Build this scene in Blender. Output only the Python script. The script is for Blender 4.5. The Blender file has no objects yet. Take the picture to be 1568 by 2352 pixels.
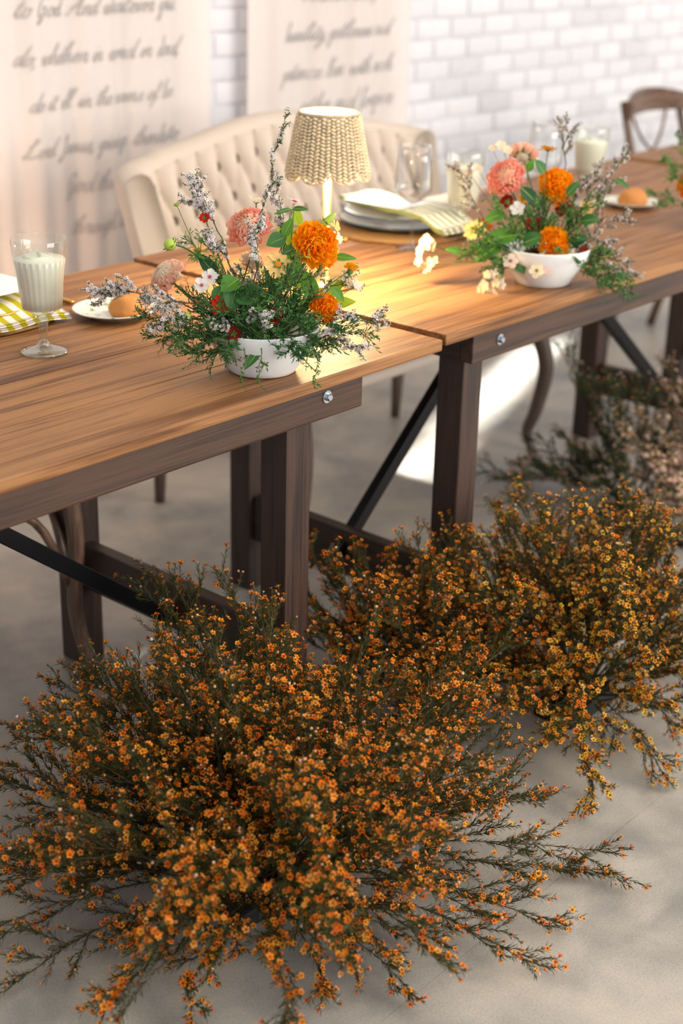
import bpy, bmesh, math, random
import numpy as np
from mathutils import Vector, Matrix, Quaternion

scene = bpy.context.scene
COL = scene.collection

# ------------------------------------------------------------------ camera
F = 3423.0                       # focal length in pixels of the 1568 x 2352 frame
CAM = Vector((-2.1069, -1.5628, 1.5042))
YAW, PIT, ROLL = 0.86436, 0.39378, 0.02632
_f = Vector((math.sin(YAW)*math.cos(PIT), math.cos(YAW)*math.cos(PIT), -math.sin(PIT)))
_r = _f.cross(Vector((0, 0, 1))).normalized()
_u = _r.cross(_f)
RIGHT = math.cos(ROLL)*_r + math.sin(ROLL)*_u
UP = -math.sin(ROLL)*_r + math.cos(ROLL)*_u
FWD = _f
cd = bpy.data.cameras.new('camera')
cam = bpy.data.objects.new('camera', cd)
COL.objects.link(cam)
cam.matrix_world = Matrix(((RIGHT.x, UP.x, -FWD.x, CAM.x), (RIGHT.y, UP.y, -FWD.y, CAM.y),
                           (RIGHT.z, UP.z, -FWD.z, CAM.z), (0, 0, 0, 1)))
cd.sensor_fit = 'VERTICAL'
cd.sensor_height = 36.0
cd.sensor_width = 24.0
cd.lens = F / 2352.0 * 36.0
cd.clip_start = 0.05
cd.clip_end = 200
cd.dof.use_dof = True
cd.dof.focus_distance = 2.43
cd.dof.aperture_fstop = 2.5
scene.camera = cam


def ray(px, py):
    return RIGHT*((px-784)/F) - UP*((py-1176)/F) + FWD

def at_depth(px, py, d):
    return CAM + ray(px, py)*d

def at_z(px, py, z):
    v = ray(px, py)
    return CAM + v*((z-CAM.z)/v.z)

def at_y(px, py, y):
    v = ray(px, py)
    return CAM + v*((y-CAM.y)/v.y)

def depth_of(p):
    return (Vector(p)-CAM).dot(FWD)

# ------------------------------------------------------------------ light and exposure
scene.view_settings.view_transform = 'Standard'
scene.view_settings.look = 'None'
scene.view_settings.gamma = 1.0
scene.view_settings.use_curve_mapping = False
scene.view_settings.exposure = 0.13
world = bpy.data.worlds.new('world')
scene.world = world
world.use_nodes = True
wn = world.node_tree
wn.nodes['Background'].inputs[0].default_value = (0.77, 0.88, 1.0, 1)
wn.nodes['Background'].inputs[1].default_value = 1.12

def aim(o, target):
    o.rotation_euler = (Vector(target)-o.location).to_track_quat('-Z', 'Y').to_euler()

sun_d = bpy.data.lights.new('sun', 'SUN')
sun_d.energy = 26.0
sun_d.angle = math.radians(2.4)
sun_d.color = (1.0, 0.95, 0.86)
sun = bpy.data.objects.new('sun', sun_d)
COL.objects.link(sun)
sun.location = (6, 3.5, 5)
SUN_DIR = Vector((1.0, 0.34, 0.78))        # from the floor towards the sun
aim(sun, sun.location - SUN_DIR)

win_d = bpy.data.lights.new('window_daylight', 'AREA')
win_d.shape = 'RECTANGLE'
win_d.size = 5.0
win_d.size_y = 2.6
win_d.energy = 290.0
win_d.color = (1.0, 0.91, 0.80)
win = bpy.data.objects.new('window_daylight', win_d)
COL.objects.link(win)
win.location = (1.6, -5.2, 2.3)
aim(win, (0.0, 0.0, 0.5))

sky_d = bpy.data.lights.new('skylight_panel', 'AREA')
sky_d.shape = 'RECTANGLE'
sky_d.size = 6.0
sky_d.size_y = 2.4
sky_d.energy = 75.0
sky_d.color = (1.0, 0.97, 0.93)
sky = bpy.data.objects.new('skylight_panel', sky_d)
COL.objects.link(sky)
sky.location = (0.9, -1.2, 3.76)

scene.cycles.use_denoising = True
scene.cycles.max_bounces = 8
scene.cycles.diffuse_bounces = 3
scene.cycles.transparent_max_bounces = 16
scene.cycles.caustics_reflective = False
scene.cycles.caustics_refractive = False
scene.cycles.sample_clamp_indirect = 4.0

# ------------------------------------------------------------------ materials
MATS = {}

def srgb(r, g, b):
    def c(v):
        v /= 255.0
        return v/12.92 if v <= 0.04045 else ((v+0.055)/1.055)**2.4
    return (c(r), c(g), c(b), 1.0)

def new_mat(name):
    m = bpy.data.materials.new(name)
    m.use_nodes = True
    nt = m.node_tree
    b = nt.nodes['Principled BSDF']
    MATS[name] = m
    return m, nt, b

def plain(name, col, rough=0.5, metal=0.0, spec=0.5, noise=0.0, nscale=20.0, bump=0.0, bscale=200.0, coords='Object'):
    m, nt, b = new_mat(name)
    b.inputs['Base Color'].default_value = col
    b.inputs['Roughness'].default_value = rough
    b.inputs['Metallic'].default_value = metal
    b.inputs['Specular IOR Level'].default_value = spec
    if noise or bump:
        tc = nt.nodes.new('ShaderNodeTexCoord')
    if noise:
        n = nt.nodes.new('ShaderNodeTexNoise')
        n.inputs['Scale'].default_value = nscale
        n.inputs['Detail'].default_value = 4
        nt.links.new(tc.outputs[coords], n.inputs['Vector'])
        mx = nt.nodes.new('ShaderNodeMix')
        mx.data_type = 'RGBA'
        mx.inputs['A'].default_value = tuple(c*(1-noise) for c in col[:3])+(1,)
        mx.inputs['B'].default_value = tuple(min(1, c*(1+noise)) for c in col[:3])+(1,)
        nt.links.new(n.outputs['Fac'], mx.inputs['Factor'])
        nt.links.new(mx.outputs['Result'], b.inputs['Base Color'])
    if bump:
        n2 = nt.nodes.new('ShaderNodeTexNoise')
        n2.inputs['Scale'].default_value = bscale
        nt.links.new(tc.outputs[coords], n2.inputs['Vector'])
        bp = nt.nodes.new('ShaderNodeBump')
        bp.inputs['Strength'].default_value = bump
        bp.inputs['Distance'].default_value = 0.002
        nt.links.new(n2.outputs['Fac'], bp.inputs['Height'])
        nt.links.new(bp.outputs['Normal'], b.inputs['Normal'])
    return m

def leafy(name, col=None, trans=0.35, rough=0.5, attr=None, gain=1.0, noise=0.0, nscale=60.0, spec=0.4):
    """thin plant tissue: reflects and lets light through"""
    m, nt, b = new_mat(name)
    out = nt.nodes['Material Output']
    b.inputs['Roughness'].default_value = rough
    b.inputs['Specular IOR Level'].default_value = spec
    tr = nt.nodes.new('ShaderNodeBsdfTranslucent')
    mix = nt.nodes.new('ShaderNodeMixShader')
    mix.inputs[0].default_value = trans
    if attr:
        at = nt.nodes.new('ShaderNodeAttribute')
        at.attribute_name = attr
        src = at.outputs['Color']
    else:
        rgb = nt.nodes.new('ShaderNodeRGB')
        rgb.outputs[0].default_value = col
        src = rgb.outputs[0]
    if noise:
        tc = nt.nodes.new('ShaderNodeTexCoord')
        n = nt.nodes.new('ShaderNodeTexNoise')
        n.inputs['Scale'].default_value = nscale
        nt.links.new(tc.outputs['Object'], n.inputs['Vector'])
        hs = nt.nodes.new('ShaderNodeHueSaturation')
        mr = nt.nodes.new('ShaderNodeMapRange')
        mr.inputs['To Min'].default_value = 1-noise
        mr.inputs['To Max'].default_value = 1+noise
        nt.links.new(n.outputs['Fac'], mr.inputs['Value'])
        nt.links.new(mr.outputs['Result'], hs.inputs['Value'])
        nt.links.new(src, hs.inputs['Color'])
        src = hs.outputs['Color']
    nt.links.new(src, b.inputs['Base Color'])
    nt.links.new(src, tr.inputs['Color'])
    nt.links.new(b.outputs[0], mix.inputs[1])
    nt.links.new(tr.outputs[0], mix.inputs[2])
    nt.links.new(mix.outputs[0], out.inputs['Surface'])
    return m

def wood(name, dark, mid, light, axis=0, scale=1.0, rough=0.42, bump=0.25, coat=0.0):
    """long grain along one axis, pores and a few knots"""
    m, nt, b = new_mat(name)
    N, L = nt.nodes, nt.links
    tc = N.new('ShaderNodeTexCoord')
    oi = N.new('ShaderNodeObjectInfo')
    add = N.new('ShaderNodeVectorMath'); add.operation = 'ADD'
    sc_ = N.new('ShaderNodeVectorMath'); sc_.operation = 'SCALE'
    cmb = N.new('ShaderNodeCombineXYZ')
    for k in range(3):
        L.new(oi.outputs['Random'], cmb.inputs[k])
    L.new(cmb.outputs[0], sc_.inputs[0]); sc_.inputs['Scale'].default_value = 37.0
    L.new(tc.outputs['Object'], add.inputs[0]); L.new(sc_.outputs[0], add.inputs[1])
    mp = N.new('ShaderNodeMapping')
    s = [14.0*scale]*3; s[axis] = 0.9*scale
    mp.inputs['Scale'].default_value = s
    L.new(add.outputs[0], mp.inputs['Vector'])
    n1 = N.new('ShaderNodeTexNoise'); n1.inputs['Scale'].default_value = 2.2; n1.inputs['Detail'].default_value = 6; n1.inputs['Distortion'].default_value = 0.9
    L.new(mp.outputs[0], n1.inputs['Vector'])
    mp2 = N.new('ShaderNodeMapping')
    s2 = [150.0*scale]*3; s2[axis] = 3.0*scale
    mp2.inputs['Scale'].default_value = s2
    L.new(add.outputs[0], mp2.inputs['Vector'])
    n2 = N.new('ShaderNodeTexNoise'); n2.inputs['Scale'].default_value = 1.6; n2.inputs['Detail'].default_value = 3
    L.new(mp2.outputs[0], n2.inputs['Vector'])
    n3 = N.new('ShaderNodeTexNoise'); n3.inputs['Scale'].default_value = 2.3; n3.inputs['Detail'].default_value = 3
    L.new(add.outputs[0], n3.inputs['Vector'])
    ad = N.new('ShaderNodeMath'); ad.operation = 'MULTIPLY_ADD'
    L.new(n2.outputs['Fac'], ad.inputs[0]); ad.inputs[1].default_value = 0.62; L.new(n1.outputs['Fac'], ad.inputs[2])
    ad2 = N.new('ShaderNodeMath'); ad2.operation = 'MULTIPLY_ADD'
    L.new(n3.outputs['Fac'], ad2.inputs[0]); ad2.inputs[1].default_value = 0.22; L.new(ad.outputs[0], ad2.inputs[2])
    cr = N.new('ShaderNodeValToRGB')
    cr.color_ramp.elements[0].position = 0.62; cr.color_ramp.elements[0].color = dark
    cr.color_ramp.elements[1].position = 1.12 if False else 1.0; cr.color_ramp.elements[1].color = light
    e = cr.color_ramp.elements.new(0.80); e.color = mid
    L.new(ad2.outputs[0], cr.inputs['Fac'])
    L.new(cr.outputs['Color'], b.inputs['Base Color'])
    mr = N.new('ShaderNodeMapRange')
    mr.inputs['To Min'].default_value = rough-0.08; mr.inputs['To Max'].default_value = rough+0.12
    L.new(n1.outputs['Fac'], mr.inputs['Value']); L.new(mr.outputs[0], b.inputs['Roughness'])
    b.inputs['Coat Weight'].default_value = coat; b.inputs['Coat Roughness'].default_value = 0.33
    bp = N.new('ShaderNodeBump'); bp.inputs['Strength'].default_value = bump; bp.inputs['Distance'].default_value = 0.0015
    L.new(n2.outputs['Fac'], bp.inputs['Height']); L.new(bp.outputs[0], b.inputs['Normal'])
    return m

def thin_glass(name, tint=(0.97, 0.99, 0.97, 1), strength=1.0, base=0.04):
    m, nt, b = new_mat(name)
    N, L = nt.nodes, nt.links
    out = N['Material Output']
    N.remove(b)
    tr = N.new('ShaderNodeBsdfTransparent'); tr.inputs[0].default_value = tint
    gl = N.new('ShaderNodeBsdfGlossy'); gl.inputs['Roughness'].default_value = 0.03
    lw = N.new('ShaderNodeLayerWeight'); lw.inputs['Blend'].default_value = 0.35
    mr = N.new('ShaderNodeMapRange'); mr.inputs['To Min'].default_value = base; mr.inputs['To Max'].default_value = 0.75*strength
    L.new(lw.outputs['Facing'], mr.inputs['Value'])
    mx = N.new('ShaderNodeMixShader')
    L.new(mr.outputs[0], mx.inputs[0]); L.new(tr.outputs[0], mx.inputs[1]); L.new(gl.outputs[0], mx.inputs[2])
    L.new(mx.outputs[0], out.inputs['Surface'])
    return m

# ------------------------------------------------------------------ mesh helpers
def link(o, parent=None):
    COL.objects.link(o)
    if parent is not None:
        o.parent = parent
    return o

def empty(name, loc, label, cat, group=None, rotz=0.0):
    o = bpy.data.objects.new(name, None)
    o.empty_display_size = 0.05
    o.location = loc
    o.rotation_euler = (0, 0, rotz)
    COL.objects.link(o)
    return tag(o, label, cat, group)

def tag(o, label=None, cat=None, group=None, kind=None):
    if label: o['label'] = label
    if cat: o['category'] = cat
    if group: o['group'] = group
    if kind: o['kind'] = kind
    return o

def mesh_data(name, v, f, mat=None, smooth=True, col=None):
    me = bpy.data.meshes.new(name)
    me.from_pydata([tuple(p) for p in v], [], [tuple(q) for q in f])
    if mat is not None:
        me.materials.append(MATS[mat] if isinstance(mat, str) else mat)
    if smooth:
        me.polygons.foreach_set('use_smooth', [True]*len(me.polygons))
    if col is not None:
        a = me.color_attributes.new('Col', 'FLOAT_COLOR', 'POINT')
        a.data.foreach_set('color', np.asarray(col, dtype=np.float32).ravel())
    me.update()
    return me

def big_mesh(name, V, Q, mat, col=None, smooth=True):
    """numpy arrays of vertices and of faces that all have the same corner count"""
    me = bpy.data.meshes.new(name)
    V = np.asarray(V, np.float32); Q = np.asarray(Q, np.int32)
    nf, k = Q.shape
    me.vertices.add(len(V)); me.vertices.foreach_set('co', V.ravel())
    me.loops.add(nf*k); me.loops.foreach_set('vertex_index', Q.ravel())
    me.polygons.add(nf)
    me.polygons.foreach_set('loop_start', np.arange(0, nf*k, k, dtype=np.int32))
    me.polygons.foreach_set('loop_total', np.full(nf, k, np.int32))
    if smooth:
        me.polygons.foreach_set('use_smooth', np.ones(nf, bool))
    me.materials.append(MATS[mat])
    if col is not None:
        a = me.color_attributes.new('Col', 'FLOAT_COLOR', 'POINT')
        a.data.foreach_set('color', np.asarray(col, np.float32).ravel())
    me.update(calc_edges=True)
    me.validate()
    return me

def obj(name, me, parent=None, loc=None, mat4=None):
    o = bpy.data.objects.new(name, me)
    link(o, parent)
    if mat4 is not None:
        o.matrix_local = mat4
    elif loc is not None:
        o.location = loc
    return o

class MB:
    """collects shapes; build() makes ONE mesh object of them"""
    def __init__(s):
        s.v = []; s.f = []
    def add(s, v, f):
        n = len(s.v)
        s.v += [tuple(p) for p in v]
        s.f += [tuple(i+n for i in q) for q in f]
        return s
    def box(s, lo, hi, bev=0.0, M=None):
        bm = bmesh.new()
        bmesh.ops.create_cube(bm, size=1)
        lo = Vector(lo); hi = Vector(hi)
        for q in bm.verts:
            q.co = Vector(((lo.x+hi.x)/2+q.co.x*(hi.x-lo.x), (lo.y+hi.y)/2+q.co.y*(hi.y-lo.y), (lo.z+hi.z)/2+q.co.z*(hi.z-lo.z)))
        if bev:
            bmesh.ops.bevel(bm, geom=list(bm.edges), offset=bev, segments=2, affect='EDGES', profile=0.6)
        if M is not None:
            bmesh.ops.transform(bm, matrix=M, verts=bm.verts)
        bm.verts.index_update()
        s.add([q.co[:] for q in bm.verts], [[q.index for q in fc.verts] for fc in bm.faces])
        bm.free()
        return s
    def tube(s, pts, rad, n=8, caps=True, flat=1.0):
        pts = [Vector(p) for p in pts]
        if not hasattr(rad, '__len__'):
            rad = [rad]*len(pts)
        v = []; f = []
        t0 = (pts[1]-pts[0]).normalized()
        a = t0.orthogonal().normalized()
        for i, p in enumerate(pts):
            if i == 0: t = t0
            elif i == len(pts)-1: t = (pts[i]-pts[i-1]).normalized()
            else: t = ((pts[i]-pts[i-1]).normalized()+(pts[i+1]-pts[i]).normalized()).normalized()
            a = (a-t*a.dot(t))
            if a.length < 1e-6: a = t.orthogonal()
            a.normalize()
            bb = t.cross(a)
            for k in range(n):
                th = 2*math.pi*k/n
                v.append(p+(a*math.cos(th)+bb*math.sin(th)*flat)*rad[i])
        for i in range(len(pts)-1):
            for k in range(n):
                k2 = (k+1) % n
                f.append((i*n+k, i*n+k2, (i+1)*n+k2, (i+1)*n+k))
        if caps:
            f.append(tuple(range(n))[::-1]); f.append(tuple((len(pts)-1)*n+k for k in range(n)))
        return s.add(v, f)
    def lathe(s, prof, n=48, c=(0, 0, 0), rib=None):
        v = []; f = []
        m = len(prof)
        for i, (r, z) in enumerate(prof):
            for k in range(n):
                th = 2*math.pi*k/n
                rr = r if rib is None else r*(1+rib(i, th))
                v.append((c[0]+rr*math.cos(th), c[1]+rr*math.sin(th), c[2]+z))
        for i in range(m-1):
            for k in range(n):
                k2 = (k+1) % n
                f.append((i*n+k, i*n+k2, (i+1)*n+k2, (i+1)*n+k))
        return s.add(v, f)
    def sphere(s, c, r, nu=10, nv=7, sc=(1, 1, 1), M=None):
        v = []; f = []
        for j in range(nv+1):
            ph = math.pi*j/nv
            for k in range(nu):
                th = 2*math.pi*k/nu
                p = Vector((r*sc[0]*math.sin(ph)*math.cos(th), r*sc[1]*math.sin(ph)*math.sin(th), r*sc[2]*math.cos(ph)))
                if M is not None: p = M @ p
                v.append(Vector(c)+p)
        for j in range(nv):
            for k in range(nu):
                k2 = (k+1) % nu
                f.append((j*nu+k, (j+1)*nu+k, (j+1)*nu+k2, j*nu+k2))
        return s.add(v, f)
    def data(s, name, mat, smooth=True):
        me = mesh_data(name, s.v, s.f, mat, smooth)
        return me
    def build(s, name, mat, parent=None, loc=None, smooth=True):
        return obj(name, s.data(name, mat, smooth), parent, loc)

def flat(o):
    o.data.polygons.foreach_set('use_smooth', [False]*len(o.data.polygons))
    return o
def smooth_by_angle(o, ang=0):
    return flat(o)

def frame(n, up=Vector((0, 0, 1)), spin=0.0):
    """rotation whose Z axis is n"""
    n = Vector(n).normalized()
    x = up.cross(n)
    if x.length < 1e-4: x = Vector((1, 0, 0))
    x.normalize(); y = n.cross(x)
    M = Matrix(((x.x, y.x, n.x), (x.y, y.y, n.y), (x.z, y.z, n.z))).to_4x4()
    return M @ Matrix.Rotation(spin, 4, 'Z')

def catmull(pts, n=6):
    P = [Vector(p) for p in pts]
    P = [P[0]+(P[0]-P[1])] + P + [P[-1]+(P[-1]-P[-2])]
    out = []
    for i in range(1, len(P)-2):
        for k in range(n):
            t = k/n
            a, b, c, d = P[i-1], P[i], P[i+1], P[i+2]
            out.append(0.5*((2*b)+(c-a)*t+(2*a-5*b+4*c-d)*t*t+(3*b-a-3*c+d)*t*t*t))
    out.append(P[-2])
    return out
# ------------------------------------------------------------------ surfaces
def concrete():
    m, nt, b = new_mat('concrete')
    N, L = nt.nodes, nt.links
    tc = N.new('ShaderNodeTexCoord')
    def noise(s, d, dist=0.0):
        n = N.new('ShaderNodeTexNoise'); n.inputs['Scale'].default_value = s; n.inputs['Detail'].default_value = d; n.inputs['Distortion'].default_value = dist
        L.new(tc.outputs['Object'], n.inputs['Vector']); return n
    n1 = noise(2.6, 6, 0.6); n2 = noise(11, 5, 0.3); n3 = noise(260, 2); n4 = noise(0.8, 3)
    cr = N.new('ShaderNodeValToRGB')
    cr.color_ramp.elements[0].position = 0.36; cr.color_ramp.elements[0].color = srgb(140, 136, 130)
    cr.color_ramp.elements[1].position = 0.64; cr.color_ramp.elements[1].color = srgb(198, 187, 170)
    e = cr.color_ramp.elements.new(0.5); e.color = srgb(172, 165, 155)
    a = N.new('ShaderNodeMath'); a.operation = 'MULTIPLY_ADD'; a.inputs[1].default_value = 0.35
    L.new(n2.outputs['Fac'], a.inputs[0])
    a0 = N.new('ShaderNodeMath'); a0.operation = 'MULTIPLY'; a0.inputs[1].default_value = 0.65
    L.new(n1.outputs['Fac'], a0.inputs[0]); L.new(a0.outputs[0], a.inputs[2])
    L.new(a.outputs[0], cr.inputs['Fac'])
    mx = N.new('ShaderNodeMix'); mx.data_type = 'RGBA'; mx.blend_type = 'MULTIPLY'
    mx.inputs['Factor'].default_value = 0.35
    cr2 = N.new('ShaderNodeValToRGB'); cr2.color_ramp.elements[0].position = 0.35; cr2.color_ramp.elements[0].color = (0.55, 0.55, 0.56, 1)
    cr2.color_ramp.elements[1].position = 0.6
    L.new(n3.outputs['Fac'], cr2.inputs['Fac'])
    L.new(cr.outputs['Color'], mx.inputs['A']); L.new(cr2.outputs['Color'], mx.inputs['B'])
    L.new(mx.outputs['Result'], b.inputs['Base Color'])
    mr = N.new('ShaderNodeMapRange'); mr.inputs['To Min'].default_value = 0.30; mr.inputs['To Max'].default_value = 0.52
    L.new(n2.outputs['Fac'], mr.inputs['Value']); L.new(mr.outputs[0], b.inputs['Roughness'])
    bp = N.new('ShaderNodeBump'); bp.inputs['Strength'].default_value = 0.08; bp.inputs['Distance'].default_value = 0.002
    L.new(n2.outputs['Fac'], bp.inputs['Height']); L.new(bp.outputs[0], b.inputs['Normal'])
concrete()
plain('mortar', srgb(212, 211, 215), 0.9, noise=0.18, nscale=9, bump=0.4, bscale=120)
plain('brick_white', srgb(224, 221, 225), 0.55, noise=0.05, nscale=14, bump=0.3, bscale=70)
plain('brick_pale', srgb(218, 216, 221), 0.6, noise=0.07, nscale=18, bump=0.35, bscale=60)
plain('brick_grey', srgb(208, 207, 212), 0.65, noise=0.09, nscale=16, bump=0.4, bscale=60)
plain('ceiling_paint', srgb(214, 208, 200), 0.8)
plain('frame_black', srgb(34, 33, 33), 0.45)
thin_glass('pane_glass', (0.97, 0.98, 0.98, 1), 0.12, 0.03)

# floor slabs with a sawn joint between them
def slab(name, x0, x1, y0, y1):
    mb = MB(); mb.box((x0, y0, -0.06), (x1, y1, 0.0), 0.0004)
    return mb
fl = bpy.data.objects.new('floor', mesh_data('floor', [(-7, -8, -0.006), (9, -8, -0.006), (9, 1.93, -0.006), (-7, 1.93, -0.006)], [(0, 1, 2, 3)], 'concrete', False))
COL.objects.link(fl); tag(fl, kind='structure')
for (x0, x1, y0, y1) in ((-7, 9, -8, -0.5133), (-7, 9, -0.5126, 1.905)):
    mb = slab('slab', x0, x1, y0, y1)
    smooth_by_angle(mb.build('slab', 'concrete', fl))

# back wall: mortar bed with a tall window opening, bricks proud of it
YW = 1.905
WX0, WX1, WZ0, WZ1 = 3.92, 4.44, 1.30, 3.70
mb = MB()
for lo, hi in (((-7, YW, 0), (WX0, YW+0.05, 3.8)), ((WX1, YW, 0), (9, YW+0.05, 3.8)),
               ((WX0, YW, 0), (WX1, YW+0.05, WZ0)), ((WX0, YW, WZ1), (WX1, YW+0.05, 3.8))):
    mb.box(lo, hi)
wall = mb.build('wall_back', 'mortar', smooth=False); tag(wall, kind='structure')
BL, BH, COURSE, PITCH = 0.193, 0.063, 0.0728, 0.203
bm_ = MB(); bm_.box((0, -0.007, 0), (BL, 0.004, BH), 0.003)
brick_me = {k: bm_.data('brick', k) for k in ('brick_white', 'brick_pale', 'brick_grey')}
rng = random.Random(5)
rest = MB()
small = ([(0, -0.007, 0), (BL, -0.007, 0), (BL, -0.007, BH), (0, -0.007, BH), (0, 0.004, 0), (BL, 0.004, 0), (BL, 0.004, BH), (0, 0.004, BH)],
         [(0, 1, 2, 3), (0, 4, 5, 1), (3, 2, 6, 7), (0, 3, 7, 4), (1, 5, 6, 2)])
nbrick = 0
for j in range(52):
    z = j*COURSE+0.004
    if z+BH > 3.79: break
    for i in range(-34, 44):
        x = i*PITCH+(PITCH/2 if j % 2 else 0)+0.07
        if x+BL > WX0-0.01 and x < WX1+0.01 and z+BH > WZ0-0.01 and z < WZ1+0.01: continue
        seen = (1.18 < x < 4.3 and 0.50 < z < 1.26 and not (1.44 < x < 2.05 and z < 1.3)) or (2.0 < x < 2.3 and .6 < z < 1.26)
        if seen and nbrick < 298:
            k = rng.choices(('brick_white', 'brick_pale', 'brick_grey'), (6, 3, 1.2))[0]
            obj('brick', brick_me[k], wall, (x+rng.uniform(-.002, .002), YW+rng.uniform(-.002, .003), z+rng.uniform(-.0015, .0015)))
            nbrick += 1
        else:
            dy = rng.uniform(-.002, .003)
            rest.add([(p[0]+x, p[1]+YW+dy, p[2]+z) for p in small[0]], small[1])
o = rest.build('brickwork', 'brick_pale', wall, smooth=False); tag(o, kind='stuff')

# the tall window the sun comes through (just above the frame of the photograph)
mb = MB()
for lo, hi in (((WX0, YW+.005, WZ0), (WX0+.04, YW+.045, WZ1)), ((WX1-.04, YW+.005, WZ0), (WX1, YW+.045, WZ1)),
               ((WX0, YW+.005, WZ0), (WX1, YW+.045, WZ0+.04)), ((WX0, YW+.005, WZ1-.04), (WX1, YW+.045, WZ1)),
               ((WX0, YW+.01, 2.25), (WX1, YW+.04, 2.28))):
    mb.box(lo, hi, 0.003)
wf = mb.build('window_1', 'frame_black', smooth=False); tag(wf, kind='structure')
for z0, z1 in ((WZ0+.04, 2.25), (2.28, WZ1-.04)):
    MB().box((WX0+.04, YW+.02, z0), (WX1-.04, YW+.026, z1)).build('pane', 'pane_glass', wf, smooth=False)
MB().box((WX0-.03, YW-.03, WZ0-.035), (WX1+.03, YW+.0, WZ0), 0.004).build('sill', 'brick_white', wf, smooth=False)
ce = MB().box((-7, -3.2, 3.8), (9, 1.96, 3.9)).build('ceiling', 'ceiling_paint', smooth=False); tag(ce, kind='structure')
MB().box((-7, YW-.018, 0), (9, YW-.012, 0.09), 0.002).build('baseboard_back', 'frame_black', smooth=False)
tag(bpy.data.objects['baseboard_back'], kind='structure')

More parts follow.
